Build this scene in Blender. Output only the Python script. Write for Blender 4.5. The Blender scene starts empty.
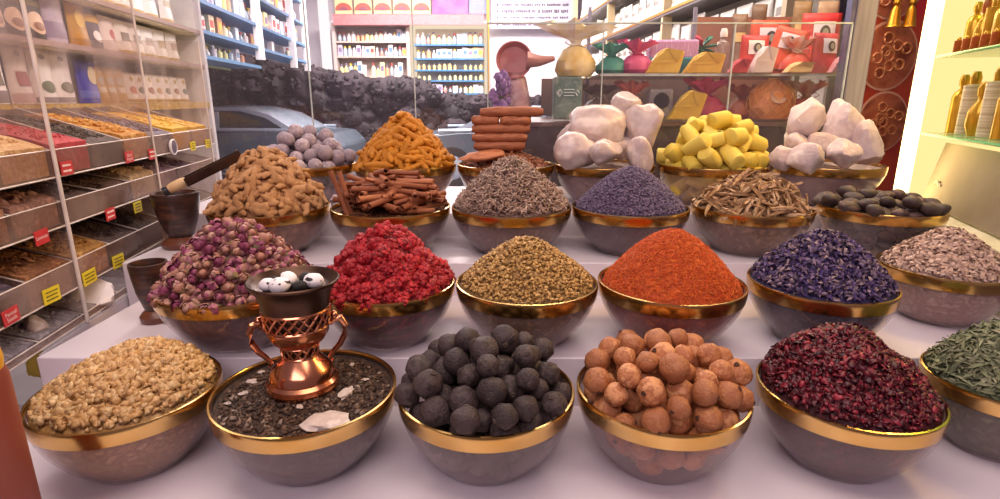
import bpy, math, random
import numpy as np
from mathutils import Vector, Matrix, Euler, noise
random.seed(11)
rng = np.random.default_rng(11)
SC = bpy.context.scene
COL = SC.collection
PI = math.pi
CZ, F, PITCH = 1.35, 560.0, math.radians(15)
sp, cp = math.sin(PITCH), math.cos(PITCH)

# ------------------------------------------------------------------ measuring helpers
def ray(px, py):
    a, b = (px - 500) / F, (py - 249.5) / F
    return Vector((a, cp - b * sp, -(sp + b * cp)))
def P(px, py, y):
    d = ray(px, py)
    t = y / d.y
    return Vector((d.x * t, y, CZ + d.z * t))
def PZ(px, py, z):
    d = ray(px, py)
    t = (z - CZ) / d.z
    return Vector((d.x * t, d.y * t, z))
def proj(x, y, z):
    h = CZ - z
    d = y * cp + h * sp
    v = h * cp - y * sp
    return 500 + F * x / d, 249.5 + F * v / d

# ------------------------------------------------------------------ mesh builder
class MB:
    def __init__(s):
        s.v, s.f, s.m = [], [], []
    def add(s, vs, fs, mi=0):
        b = len(s.v)
        s.v.extend([tuple(v) for v in vs])
        s.f.extend([tuple(b + i for i in f) for f in fs])
        s.m.extend([mi] * len(fs))
        return s
    def box(s, c, d, rz=0, mi=0, M=None):
        x, y, z = d[0] / 2, d[1] / 2, d[2] / 2
        vs = [Vector((i * x, j * y, k * z)) for i in (-1, 1) for j in (-1, 1) for k in (-1, 1)]
        R = M if M is not None else Matrix.Rotation(rz, 3, 'Z')
        vs = [R @ v + Vector(c) for v in vs]
        s.add(vs, [(0, 1, 3, 2), (4, 6, 7, 5), (0, 4, 5, 1), (2, 3, 7, 6), (0, 2, 6, 4), (1, 5, 7, 3)], mi)
        return s
    def lathe(s, prof, n=32, c=(0, 0, 0), mi=0, closed=False, wob=0.0, sc=(1, 1), cap=True):
        vs, fs = [], []
        k = len(prof)
        for (r, z) in prof:
            for i in range(n):
                a = 2 * PI * i / n
                rr = r * (1 + wob * math.sin(a * 3 + z * 60))
                vs.append((c[0] + rr * math.cos(a) * sc[0], c[1] + rr * math.sin(a) * sc[1], c[2] + z))
        for j in range(k if closed else k - 1):
            j2 = (j + 1) % k
            for i in range(n):
                i2 = (i + 1) % n
                fs.append((j * n + i, j * n + i2, j2 * n + i2, j2 * n + i))
        if not closed and cap:
            fs.append(tuple(range(n - 1, -1, -1)))
            fs.append(tuple((k - 1) * n + i for i in range(n)))
        return s.add(vs, fs, mi)
    def tube(s, pts, rad, n=8, mi=0, flat=1.0):
        pts = [Vector(p) for p in pts]
        k = len(pts)
        if not hasattr(rad, '__len__'):
            rad = [rad] * k
        vs, fs = [], []
        up = Vector((0.03, 0.07, 1)).normalized()
        for j, p in enumerate(pts):
            t = (pts[min(j + 1, k - 1)] - pts[max(j - 1, 0)]).normalized()
            a = t.cross(up)
            if a.length < 1e-3:
                a = t.cross(Vector((1, 0, 0)))
            a.normalize()
            b = a.cross(t)
            for i in range(n):
                g = 2 * PI * i / n
                vs.append(p + a * (math.cos(g) * rad[j]) + b * (math.sin(g) * rad[j] * flat))
        for j in range(k - 1):
            for i in range(n):
                i2 = (i + 1) % n
                fs.append((j * n + i, j * n + i2, (j + 1) * n + i2, (j + 1) * n + i))
        fs.append(tuple(range(n - 1, -1, -1)))
        fs.append(tuple((k - 1) * n + i for i in range(n)))
        return s.add(vs, fs, mi)
    def ball(s, c, r, amp=0.0, freq=1.0, seg=14, ring=9, seed=0, sc=(1, 1, 1), mi=0, ridge=False):
        vs, fs = [], []
        o = Vector((seed * 7.3, seed * 3.1, seed * 1.7))
        def put(d):
            e = noise.noise(d * freq + o)
            if ridge:
                e = -abs(e) * 2 + .5
            q = d * (r * (1 + amp * e))
            vs.append((c[0] + q.x * sc[0], c[1] + q.y * sc[1], c[2] + q.z * sc[2]))
        put(Vector((0, 0, 1)))
        for j in range(1, ring):
            t = PI * j / ring
            for i in range(seg):
                a = 2 * PI * i / seg
                put(Vector((math.sin(t) * math.cos(a), math.sin(t) * math.sin(a), math.cos(t))))
        put(Vector((0, 0, -1)))
        L = len(vs) - 1
        for i in range(seg):
            i2 = (i + 1) % seg
            fs.append((0, 1 + i, 1 + i2))
            for j in range(ring - 2):
                a, b = 1 + j * seg, 1 + (j + 1) * seg
                fs.append((a + i, b + i, b + i2, a + i2))
            fs.append((L, 1 + (ring - 2) * seg + i2, 1 + (ring - 2) * seg + i))
        return s.add(vs, fs, mi)
    def mesh(s, name, mats, smooth=True, sharp=None):
        me = bpy.data.meshes.new(name)
        me.from_pydata(s.v, [], s.f)
        for m in (mats if isinstance(mats, (list, tuple)) else [mats]):
            me.materials.append(m)
        if any(s.m):
            me.polygons.foreach_set('material_index', s.m)
        if smooth:
            me.polygons.foreach_set('use_smooth', [True] * len(s.f))
            if sharp:
                me.update()
                me.set_sharp_from_angle(angle=math.radians(sharp))
        me.update()
        return me
    def build(s, name, mats, parent=None, smooth=True, sharp=40, loc=None, bevel=0):
        o = bpy.data.objects.new(name, s.mesh(name, mats, smooth, sharp))
        COL.objects.link(o)
        if parent:
            o.parent = parent
        if loc is not None:
            o.location = loc
        if bevel:
            b = o.modifiers.new('b', 'BEVEL')
            b.width, b.segments, b.limit_method = bevel, 2, 'ANGLE'
        return o

def raw_obj(name, V, Fs, mats, parent=None, smooth=True):
    me = bpy.data.meshes.new(name)
    me.from_pydata(V.tolist() if hasattr(V, 'tolist') else V, [], Fs.tolist() if hasattr(Fs, 'tolist') else Fs)
    for m in (mats if isinstance(mats, (list, tuple)) else [mats]):
        me.materials.append(m)
    if smooth:
        me.polygons.foreach_set('use_smooth', [True] * len(me.polygons))
    me.update()
    o = bpy.data.objects.new(name, me)
    COL.objects.link(o)
    if parent:
        o.parent = parent
    return o

def tag(o, label=None, cat=None, group=None, kind=None):
    if label: o['label'] = label
    if cat: o['category'] = cat
    if group: o['group'] = group
    if kind: o['kind'] = kind
    return o
def empty(name, loc, rz=0, label=None, cat=None, group=None):
    o = bpy.data.objects.new(name, None)
    o.empty_display_size = .02
    COL.objects.link(o)
    o.location = loc
    o.rotation_euler = (0, 0, rz)
    return tag(o, label, cat, group)
def dup(src, loc=None, rot=None, label=None, group=None, scale=None):
    c = src.copy()
    COL.objects.link(c)
    if loc is not None: c.location = loc
    if rot is not None: c.rotation_euler = rot
    if scale is not None: c.scale = scale if hasattr(scale, '__len__') else (scale,) * 3
    if label: c['label'] = label
    if group: c['group'] = group
    for ch in list(src.children):
        d = ch.copy(); COL.objects.link(d); d.parent = c
        for g in list(ch.children):
            e = g.copy(); COL.objects.link(e); e.parent = d
    return c

# ------------------------------------------------------------------ materials
def lin(h):
    if isinstance(h, str):
        h = [int(h[i:i + 2], 16) / 255 for i in (0, 2, 4)]
    return tuple((c / 12.92 if c <= .04045 else ((c + .055) / 1.055) ** 2.4) for c in h) + (1,)
def newmat(name):
    m = bpy.data.materials.new(name)
    m.use_nodes = True
    nt = m.node_tree
    nt.nodes.clear()
    out = nt.nodes.new('ShaderNodeOutputMaterial')
    return m, nt, out
def mat(name, cols, rough=.6, metal=0, scale=30, bump=0, bscale=120, rnd=0, spec=.4, island=False, sss=0, stretch=None, detail=3, trans=0, coat=0):
    """cols: list of sRGB hex mixed by noise (or per loose piece when island)"""
    m, nt, out = newmat(name)
    N, L = nt.nodes.new, nt.links.new
    b = N('ShaderNodeBsdfPrincipled')
    L(b.outputs[0], out.inputs[0])
    b.inputs['Roughness'].default_value = rough
    b.inputs['Metallic'].default_value = metal
    b.inputs['Specular IOR Level'].default_value = spec
    if coat: b.inputs['Coat Weight'].default_value = coat
    if sss:
        b.inputs['Subsurface Weight'].default_value = sss
        b.inputs['Subsurface Radius'].default_value = (.01, .007, .005)
        b.inputs['Subsurface Scale'].default_value = 1
    if trans: b.inputs['Transmission Weight'].default_value = trans
    tc = N('ShaderNodeTexCoord')
    src = tc.outputs['Object']
    if stretch:
        mp = N('ShaderNodeMapping'); mp.inputs['Scale'].default_value = stretch
        L(src, mp.inputs[0]); src = mp.outputs[0]
    if len(cols) > 1:
        r = N('ShaderNodeValToRGB')
        el = r.color_ramp.elements
        n = len(cols)
        lo, hi = (0, 1) if island else (.34, .66)
        el[0].position, el[0].color = lo, lin(cols[0])
        el[1].position, el[1].color = hi, lin(cols[-1])
        for i in range(1, n - 1):
            e = el.new(lo + (hi - lo) * i / (n - 1)); e.color = lin(cols[i])
        if island:
            g = N('ShaderNodeNewGeometry'); L(g.outputs['Random Per Island'], r.inputs[0])
        else:
            nz = N('ShaderNodeTexNoise'); nz.inputs['Scale'].default_value = scale; nz.inputs['Detail'].default_value = detail
            L(src, nz.inputs['Vector'])
            oi = N('ShaderNodeObjectInfo')
            ad = N('ShaderNodeMath'); ad.operation = 'MULTIPLY_ADD'
            ad.inputs[1].default_value = .3 if rnd else 0
            L(oi.outputs['Random'], ad.inputs[0]); L(nz.outputs[0], ad.inputs[2])
            sb = N('ShaderNodeMath'); sb.operation = 'SUBTRACT'; sb.inputs[1].default_value = .15 if rnd else 0
            L(ad.outputs[0], sb.inputs[0])
            L(sb.outputs[0], r.inputs[0])
        csrc = r.outputs[0]
        if rnd:
            h = N('ShaderNodeHueSaturation')
            oi = N('ShaderNodeObjectInfo')
            mr = N('ShaderNodeMapRange'); mr.inputs[3].default_value = 1 - rnd; mr.inputs[4].default_value = 1 + rnd
            L(oi.outputs['Random'], mr.inputs[0]); L(mr.outputs[0], h.inputs['Value']); L(csrc, h.inputs['Color'])
            csrc = h.outputs[0]
        L(csrc, b.inputs['Base Color'])
    else:
        b.inputs['Base Color'].default_value = lin(cols[0])
    if bump:
        nb = N('ShaderNodeTexNoise'); nb.inputs['Scale'].default_value = bscale; nb.inputs['Detail'].default_value = 4
        L(src, nb.inputs['Vector'])
        bp = N('ShaderNodeBump'); bp.inputs['Strength'].default_value = bump; bp.inputs['Distance'].default_value = .004
        L(nb.outputs[0], bp.inputs['Height']); L(bp.outputs[0], b.inputs['Normal'])
    return m
def glass(name, tint='ffffff', gloss=.05, haze=0, hazecol='ffffff', rough=.03, ior=1.45, streak=None):
    """thin clear sheet: see-through, fresnel reflections, a little milky scatter"""
    m, nt, out = newmat(name)
    N, L = nt.nodes.new, nt.links.new
    t = N('ShaderNodeBsdfTransparent'); t.inputs[0].default_value = lin(tint)
    g = N('ShaderNodeBsdfGlossy'); g.inputs['Roughness'].default_value = rough
    fr = N('ShaderNodeFresnel')
    ge = N('ShaderNodeNewGeometry')
    ir = N('ShaderNodeMapRange'); ir.inputs[3].default_value = ior; ir.inputs[4].default_value = 1 / ior
    L(ge.outputs['Backfacing'], ir.inputs[0]); L(ir.outputs[0], fr.inputs[0])
    mx = N('ShaderNodeMixShader')
    L(fr.outputs[0], mx.inputs[0]); L(t.outputs[0], mx.inputs[1]); L(g.outputs[0], mx.inputs[2])
    last = mx
    if haze:
        d = N('ShaderNodeBsdfDiffuse'); d.inputs[0].default_value = lin(hazecol)
        m2 = N('ShaderNodeMixShader')
        if streak:
            tc = N('ShaderNodeTexCoord'); mp = N('ShaderNodeMapping'); mp.inputs['Scale'].default_value = streak
            nz = N('ShaderNodeTexNoise'); nz.inputs['Scale'].default_value = 1; nz.inputs['Detail'].default_value = 5
            L(tc.outputs['Object'], mp.inputs[0]); L(mp.outputs[0], nz.inputs['Vector'])
            mr = N('ShaderNodeMapRange'); mr.inputs[1].default_value = .4; mr.inputs[2].default_value = .75
            mr.inputs[3].default_value = haze * .35; mr.inputs[4].default_value = haze * 2
            L(nz.outputs[0], mr.inputs[0]); L(mr.outputs[0], m2.inputs[0])
        else:
            m2.inputs[0].default_value = haze
        L(mx.outputs[0], m2.inputs[1]); L(d.outputs[0], m2.inputs[2])
        last = m2
    L(last.outputs[0], out.inputs[0])
    return m
def emis(name, col, st):
    m, nt, out = newmat(name)
    e = nt.nodes.new('ShaderNodeEmission'); e.inputs[0].default_value = lin(col); e.inputs[1].default_value = st
    nt.links.new(e.outputs[0], out.inputs[0])
    return m

M = {}
M['white_lam'] = mat('white_lam', ['e8dfe5', 'e0d6de'], rough=.3, scale=6)
M['bowl_glass'] = glass('bowl_glass', 'f6f0f0', haze=.055, hazecol='eee2e6', rough=.09, ior=1.42)
M['gold'] = mat('gold', ['deba7a', 'cba05a'], rough=.2, metal=1, scale=14)
M['gold_soft'] = mat('gold_soft', ['c99a35', 'b5832a'], rough=.35, metal=.9, scale=30)
M['acryl'] = glass('acryl', 'f4f0ee', haze=.10, hazecol='ecdcd2', rough=.12, streak=(26, 26, 3))
M['acryl_front'] = glass('acryl_front', 'f4ece8', haze=.15, hazecol='dcc4ba', rough=.2, streak=(9, 9, 9), ior=1.3)
M['acryl_edge'] = mat('acryl_edge', ['e9ddd6', 'cdbfb6'], rough=.25, scale=12, stretch=(4, 4, 1))
M['pane'] = glass('pane', 'fbfafc', haze=.025, hazecol='dfd6ea', rough=.01)
M['acryl_side'] = glass('acryl_side', 'f4eeea', haze=.12, hazecol='f0e8e6', rough=.2, streak=(30, 30, 4))
M['pane_edge'] = mat('pane_edge', ['cfd8d4', 'aeb8b6'], rough=.2)
M['copper'] = mat('copper', ['dc9a78', 'cf8460'], rough=.2, metal=1, scale=25)
M['bronze'] = mat('bronze', ['5a4236', '44322a'], rough=.35, metal=.85, scale=30)
M['darkwood'] = mat('darkwood', ['4a2c22', '2d1c18', '5c3626'], rough=.4, scale=14, stretch=(1, 1, 5), coat=.3)
M['midwood'] = mat('midwood', ['7a4632', '633726'], rough=.4, scale=14, coat=.3)
M['palewood'] = mat('palewood', ['d9b98a', 'c49f70'], rough=.5, scale=30)
M['black'] = mat('black', ['1c1a1c', '262326'], rough=.4)
M['white'] = mat('white', ['f2eeee', 'e6e0e4'], rough=.5, scale=15)
M['cream'] = mat('cream', ['efe3c4', 'e2d3ad'], rough=.5, scale=15)
M['steel'] = mat('steel', ['827d8c', '716c7c'], rough=.4, metal=.3, scale=10, stretch=(8, 8, .5))
M['blue_shelf'] = mat('blue_shelf', ['4a7ca4', '406e94'], rough=.35)
M['gold_shelf'] = mat('gold_shelf', ['d8b04a', 'b98f34', 'e4c468'], rough=.35, metal=.3, scale=40)
M['red_card'] = mat('red_card', ['d23a3a', 'c72f33'], rough=.5)
M['yel_card'] = mat('yel_card', ['ecd922', 'e2cc18'], rough=.5)
M['ink_white'] = mat('ink_white', ['f7e6e0'], rough=.6)
M['ink_dark'] = mat('ink_dark', ['5e5610'], rough=.6)
M['ink_grey'] = mat('ink_grey', ['6d6478'], rough=.6)

# ------------------------------------------------------------------ camera, world, lamps
cam = bpy.data.cameras.new('camera')
cam.sensor_width = 36
cam.lens = 36 * F / 1000
cam.clip_start = .05
co = bpy.data.objects.new('camera', cam)
COL.objects.link(co)
co.location = (0, 0, CZ)
co.rotation_euler = (PI / 2 - PITCH, 0, 0)
SC.camera = co
SC.view_settings.view_transform = 'Standard'
SC.view_settings.look = 'None'
SC.view_settings.gamma = 1
SC.view_settings.exposure = 0
SC.view_settings.use_curve_mapping = False
SC.cycles.transparent_max_bounces = 32
SC.cycles.max_bounces = 8
SC.cycles.caustics_reflective = False
SC.cycles.caustics_refractive = False
W = bpy.data.worlds.new('World')
SC.world = W
W.use_nodes = True
bg = W.node_tree.nodes['Background']
bg.inputs[0].default_value = lin('c8a8b6')
bg.inputs[1].default_value = .38

def area(name, loc, target, sx, sy, power, col):
    l = bpy.data.lights.new(name, 'AREA')
    l.shape, l.size, l.size_y, l.energy, l.color = 'RECTANGLE', sx, sy, power, lin(col)[:3]
    o = bpy.data.objects.new(name, l)
    COL.objects.link(o)
    o.location = loc
    o.rotation_euler = (Vector(target) - Vector(loc)).to_track_quat('-Z', 'Y').to_euler()
    return o
area('counter_lamp', (-.1, .40, 2.45), (0, .72, 1.0), 1.6, .7, 17, 'ffe8d8')
area('counter_lamp', (-.2, -.9, 2.4), (0, .9, 1.0), 1.4, .6, 17, 'fbe2ea')
for i, (yy, e) in enumerate(((3.6, 60), (6.5, 330), (10.2, 620))):
    area('ceiling_lamp', (-1.1, yy, 3.75), (-1.1, yy + .2, 0), 4.0, 1.0, e, 'fff4ec')
area('case_fill', (.70, 1.80, 2.1), (.72, 1.92, 1.3), 1.3, .15, 14, 'fff0dc')  # added fill to brighten the gift bags, not a fixture
area('shelf_fill', (-.75, 1.75, 2.05), (-1.25, 1.7, 1.4), 1.2, .1, 7, 'fff2ea')  # added fill on the left wall pouches, no lamp stands there
area('cabinet_lamp', (1.13, 1.22, 1.95), (.6, .9, 1.05), .12, .5, 9, 'ffc873')

# ------------------------------------------------------------------ setting
def struct(o):
    o['kind'] = 'structure'
    return o
m_floor = mat('m_floor', ['8f8588', '7d7478'], rough=.4, scale=2)
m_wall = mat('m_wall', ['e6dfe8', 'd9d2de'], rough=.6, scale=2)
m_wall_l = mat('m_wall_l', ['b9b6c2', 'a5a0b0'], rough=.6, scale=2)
struct(MB().box((0, 4, -.05), (14.2, 17.2, .1)).build('floor', m_floor))
struct(MB().box((0, 7.2, 3.95), (14.2, 10.9, .1)).build('ceiling', m_wall))
struct(MB().box((0, 12.6, 1.95), (14.2, .1, 3.9)).build('wall_back', m_wall))
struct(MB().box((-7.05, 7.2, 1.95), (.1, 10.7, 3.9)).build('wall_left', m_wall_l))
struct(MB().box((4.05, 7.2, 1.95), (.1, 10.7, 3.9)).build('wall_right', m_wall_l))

# ------------------------------------------------------------------ tiered white stand
Z1, Z2, Z3, Z4 = .90, .98, 1.047, 1.10
st = empty('display_stand', (0, 0, 0), 0, 'tiered white laminate stand carrying all the spice bowls', 'display stand')
xr = 1.0
def slab(x0, x1, y0, y1, z0, z1, name):
    return MB().box(((x0 + x1) / 2, (y0 + y1) / 2, (z0 + z1) / 2), (x1 - x0, y1 - y0, z1 - z0)).build(name, M['white_lam'], st, bevel=.002)
slab(-.95, .80, .30, .765, .84, Z1, 'shelf')
slab(-.688, .88, .76, 1.04, .86, Z2, 'shelf')
slab(-.727, .92, 1.032, 1.255, .90, Z3, 'shelf')
slab(-.757, .96, 1.25, 1.66, .92, Z4, 'shelf')
slab(-.66, .80, .40, 1.6, 0, .845, 'base')

# ------------------------------------------------------------------ bowls
class Bowl:
    pass
def inner_r(b, z):
    """inside radius of the bowl at height z above its base"""
    t = min(max(z / b.H, 0), 1)
    return b.rb + (b.R - b.rb) * (1 - (1 - t) ** 2.0) - .004
def fit(l, r, yc, z):
    """centre x and radius of a level circle whose outline spans pixels l..r"""
    x = ((l + r) / 2 - 500) / F * (yc * cp + (CZ - z) * sp)
    R = (r - l) / 2 / F * (yc * cp + (CZ - z) * sp)
    for _ in range(12):
        ps = [proj(x + R * math.cos(a), yc + R * math.sin(a), z)[0] for a in np.linspace(0, 2 * PI, 90)]
        lo, hi = min(ps), max(ps)
        d = yc * cp + (CZ - z) * sp
        x += ((l + r) / 2 - (lo + hi) / 2) / F * d
        R += ((r - l) - (hi - lo)) / 2 / F * d
    return x, R
def make_bowl(key, l, r, yc, base, H, label, dy=0, rbf=.5):
    b = Bowl()
    b.key, b.H, b.base = key, H, base
    b.x, b.R = fit(l, r, yc, base + H)
    b.y = yc + dy
    b.rb = b.R * rbf
    b.zr = base + H
    b.label = label
    return b
specs = {}
def add(key, *a, **k):
    specs[key] = make_bowl(key, *a, **k)
r1, r2, r3, r4 = .635, .838, 1.131, 1.385
add('resin', 20, 222, r1, Z1, .098, 'clear gold-rimmed bowl heaped with pale resin grains, front row at far left')
add('bakhoor', 207, 396, r1, Z1, .098, 'clear gold-rimmed bowl of dark incense crumbs carrying the copper burner')
add('black_lime', 398, 574, r1, Z1, .098, 'clear gold-rimmed bowl holding the black dried limes')
add('tan_lime', 577, 753, r1, Z1, .098, 'clear gold-rimmed bowl holding the tan dried limes')
add('hibiscus', 756, 950, r1, Z1, .098, 'clear gold-rimmed bowl heaped with dark red hibiscus petals')
add('green_herb', 920, 1104, r1 + .028, Z1, .098, 'clear gold-rimmed bowl of green dried herb cut by the frame')
add('rose', 150, 318, r2, Z2, .092, 'clear gold-rimmed bowl heaped with pink rosebuds')
add('red', 317, 455, r2, Z2, .092, 'clear gold-rimmed bowl heaped with crimson dried flower heads')
add('seed', 456, 598, r2, Z2, .092, 'clear gold-rimmed bowl heaped with golden brown seeds')
add('saffron', 598, 748, r2, Z2, .092, 'clear gold-rimmed bowl with a smooth cone of orange threads')
add('violet', 747, 902, r2, Z2, .092, 'clear gold-rimmed bowl heaped with violet blue petals')
add('flake', 876, 1024, r2 + .085, Z2, .092, 'clear gold-rimmed bowl of pinkish grey flakes at the right edge')
add('ginger', 205, 330, r3, Z3, .09, 'clear gold-rimmed bowl heaped with dried ginger roots')
add('cinnamon', 330, 450, r3, Z3, .09, 'clear gold-rimmed bowl holding loose cinnamon quills')
add('cumin', 452, 571, r3, Z3, .09, 'clear gold-rimmed bowl heaped with grey brown dried herb curls')
add('lavender', 572, 690, r3, Z3, .09, 'clear gold-rimmed bowl with a cone of grey violet lavender')
add('shard', 691, 816, r3, Z3, .09, 'clear gold-rimmed bowl heaped with pale brown pod shards')
add('oval', 815, 950, r3, Z3, .09, 'clear gold-rimmed bowl of dark oval nuts beside the lit cabinet')
add('ball', 256, 357, r4, Z4, .095, 'clear gold-rimmed bowl of grey lilac balls in the back row')
add('turmeric', 352, 458, r4, Z4, .095, 'clear gold-rimmed bowl heaped with orange turmeric fingers')
add('stick', 456, 556, r4, Z4, .095, 'clear gold-rimmed bowl with the crosswise stack of brown sticks')
add('alum', 554, 656, r4, Z4, .095, 'clear gold-rimmed bowl of translucent pinkish crystals')
add('sulphur', 657, 770, r4, Z4, .095, 'clear gold-rimmed bowl heaped with yellow sulphur chunks')
add('rock', 768, 888, r4, Z4, .095, 'clear gold-rimmed bowl of chalky white rocks by the metal post')
# keep neighbours from touching
names = list(specs)
for _ in range(30):
    for i, a in enumerate(names):
        for c in names[i + 1:]:
            A, B = specs[a], specs[c]
            if abs(A.base - B.base) > .01: continue
            d = math.hypot(A.x - B.x, A.y - B.y)
            o = A.R + B.R + .003 - d
            if o > 0:
                A.R -= o / 2; B.R -= o / 2
for b in specs.values():
    b.rb = b.R * .53
def build_bowl(b):
    root = empty('glass_bowl', (b.x, b.y, b.base + .0006), 0, b.label, 'bowl', 'gold-rimmed spice bowls')
    n = 20
    prof = [(.0001, .0)]
    for j in range(n + 1):
        z = b.H * j / n
        prof.append((inner_r(b, z) + .004, z if j else .0))
    lip = [(b.R - .0015, b.H + .0012)]
    inn = []
    for j in range(n, -1, -1):
        z = max(b.H * j / n, .004)
        inn.append((inner_r(b, z) + .0012, z))
    inn.append((.0001, .004))
    MB().lathe(prof + lip + inn, 56, closed=False, cap=False).build('bowl_body', M['bowl_glass'], root, sharp=60)
    bw = .0175
    p = []
    for j in range(6):
        z = b.H - bw + bw * j / 5
        p.append((inner_r(b, z) + .0048, z))
    p += [(b.R + .0002, b.H + .0022), (b.R - .0022, b.H + .0026), (b.R - .0038, b.H + .0008), (b.R - .0036, b.H - .003)]
    MB().lathe(p, 64, cap=False).build('gold_rim', M['gold'], root, sharp=50)
    b.root = root
for b in specs.values():
    build_bowl(b)

# ------------------------------------------------------------------ heaps
def peak_z(b, px, py):
    return P(px, py, b.y).z
def heap_fn(b, zp, k=.5, off=(0, 0), rim=0.0, amp=.004, fr=18, seed=0):
    zr = b.zr - .004 + rim
    RR = min(b.R - .005, inner_r(b, b.H - .004 + min(rim, 0)) - .0012)
    def h(x, y):
        u = 1 - min(1.0, math.hypot(x - off[0] * max(0, 1 - math.hypot(x, y) / RR), y - off[1] * max(0, 1 - math.hypot(x, y) / RR)) / RR)
        g = k * u * (2 - u) + (1 - k) * u
        g -= .10 * max(0, (u - .75) / .25) ** 2 * (1 - k)
        e = noise.noise(Vector((x * fr + seed, y * fr, seed * 1.3)))
        return zr + (zp - zr) * g + amp * e * min(1, u * 6)
    return h, RR
def heap_obj(name, b, h, RR, m, label, cat, rings=26, seg=64, rough=0.0):
    V, Fs = [], []
    # lower body inside the glass
    lo = [.005 + (b.H - .009) * j / 8 for j in range(9)]
    for z in lo:
        rr = max(.002, inner_r(b, z) - .0016)
        for i in range(seg):
            a = 2 * PI * i / seg
            V.append((b.x + rr * math.cos(a), b.y + rr * math.sin(a), b.base + z))
    for j in range(1, rings + 1):
        rr = RR * (1 - j / rings)
        for i in range(seg):
            a = 2 * PI * i / seg
            x, y = rr * math.cos(a), rr * math.sin(a)
            V.append((b.x + x, b.y + y, h(x, y) + (random.uniform(-rough, rough) if j < rings else 0)))
    K = len(lo) + rings
    for j in range(K - 1):
        for i in range(seg):
            i2 = (i + 1) % seg
            Fs.append((j * seg + i, j * seg + i2, (j + 1) * seg + i2, (j + 1) * seg + i))
    Fs.append(tuple(range(seg - 1, -1, -1)))
    return V, Fs
def surf(b, h, RR, n, pw=.5, rmax=.955):
    """random points on the heap with normals"""
    out = []
    e = .003
    for _ in range(n):
        r = RR * rmax * random.random() ** pw
        a = random.uniform(0, 2 * PI)
        x, y = r * math.cos(a), r * math.sin(a)
        z = h(x, y)
        nx, ny = -(h(x + e, y) - h(x - e, y)) / (2 * e), -(h(x, y + e) - h(x, y - e)) / (2 * e)
        out.append((Vector((b.x + x, b.y + y, z)), Vector((nx, ny, 1)).normalized()))
    return out
def rot_to(nrm, spin, tilt=0.0):
    """matrix whose X lies along the surface and Z along the normal"""
    q = nrm.to_track_quat('Z', 'Y').to_matrix()
    R = q @ Matrix.Rotation(spin, 3, 'Z')
    if tilt:
        R = R @ Matrix.Rotation(random.gauss(0, tilt), 3, 'Y') @ Matrix.Rotation(random.gauss(0, tilt), 3, 'X')
    return R
CULL = [None]
def grains(pts, bases, smin, smax, tilt=.5, lift=0.0):
    """merge many small grains into one vertex / face list"""
    V, Fs, nb = [], [], 0
    groups = {}
    for (p, n) in pts:
        groups.setdefault(random.randrange(len(bases)), []).append((p, n))
    for k, L in groups.items():
        bv, bf = bases[k]
        bv = np.array(bv)
        Rm = np.array([np.array(rot_to(n, random.uniform(0, 2 * PI), tilt)) for _, n in L])
        s = rng.uniform(smin, smax, len(L))
        T = np.array([np.array(p + n * (lift * sc)) for (p, n), sc in zip(L, s)])
        vv = np.einsum('nij,kj->nki', Rm, bv) * s[:, None, None] + T[:, None, :]
        if CULL[0] is not None:
            b_ = CULL[0]
            rr = np.hypot(vv[:, :, 0] - b_.x, vv[:, :, 1] - b_.y).max(1)
            keep = (rr < b_.R - .0062) | ((vv[:, :, 2].min(1) > b_.zr + .0035) & (rr < b_.R + .002))
            vv = vv[keep]
        V.append(vv.reshape(-1, 3))
        kf = len(bv)
        for f in bf:
            fa = np.array(f)
            Fs.extend((fa[None, :] + (nb + np.arange(len(vv)) * kf)[:, None]).tolist())
        nb += kf * len(vv)
    return np.concatenate(V), Fs
def base_of(mb):
    return (mb.v, mb.f)
def b_grain(seed, sc=(1, .8, .7), amp=.5, seg=6, ring=4):
    return base_of(MB().ball((0, 0, 0), 1, amp, 1.2, seg, ring, seed, sc))
def b_strand(n=4, w=.08, curl=.6):
    pts = [Vector((-1 + 2 * i / n, curl * random.uniform(-.3, .3), curl * random.uniform(-.2, .35))) for i in range(n + 1)]
    return base_of(MB().tube(pts, [w * .6] + [w] * (n - 1) + [w * .4], 4))
def b_petal(w=.6, curl=.4):
    vs, fs = [], []
    for i in range(5):
        u = i / 4
        ww = w * math.sin(PI * (u * .85 + .1))
        z = curl * math.sin(PI * u) * random.uniform(.7, 1.2)
        for j in (-1, 0, 1):
            vs.append((-1 + 2 * u, ww * j, z + (.25 * abs(j) * curl)))
    for i in range(4):
        for j in range(2):
            a = i * 3 + j
            fs.append((a, a + 1, a + 4, a + 3))
    n = len(vs)
    vs += [(x, y, z - .08) for x, y, z in vs]
    fs += [tuple(n + i for i in reversed(f)) for f in fs]
    return (vs, fs)
def stuff_heap(name, b, zp, mcore, mgrain, bases, n, smin, smax, label, cat, k=.5, off=(0, 0), tilt=.5, lift=.3, amp=.004, fr=18, rim=0.0, pw=.5, rough=.0008, pile=0.0):
    h, RR = heap_fn(b, zp, k, off, rim, amp, fr, seed=b.x * 10)
    V, Fs = heap_obj(name, b, h, RR, mcore, label, cat, rough=rough)
    pts = surf(b, h, RR, n, pw)
    if pile:
        pts = [(p + nn * random.uniform(0, pile), nn) for p, nn in pts]
    CULL[0] = b
    V2, F2 = grains(pts, bases, smin, smax, tilt, lift)
    CULL[0] = None
    nb = len(V)
    me = bpy.data.meshes.new(name)
    me.from_pydata(V + V2.tolist(), [], Fs + [tuple(i + nb for i in f) for f in F2])
    me.materials.append(mcore); me.materials.append(mgrain)
    me.polygons.foreach_set('material_index', [0] * len(Fs) + [1] * len(F2))
    me.polygons.foreach_set('use_smooth', [True] * (len(Fs) + len(F2)))
    me.update()
    o = bpy.data.objects.new(name, me)
    COL.objects.link(o)
    tag(o, label, cat, None, 'stuff')
    return h, RR

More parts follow.
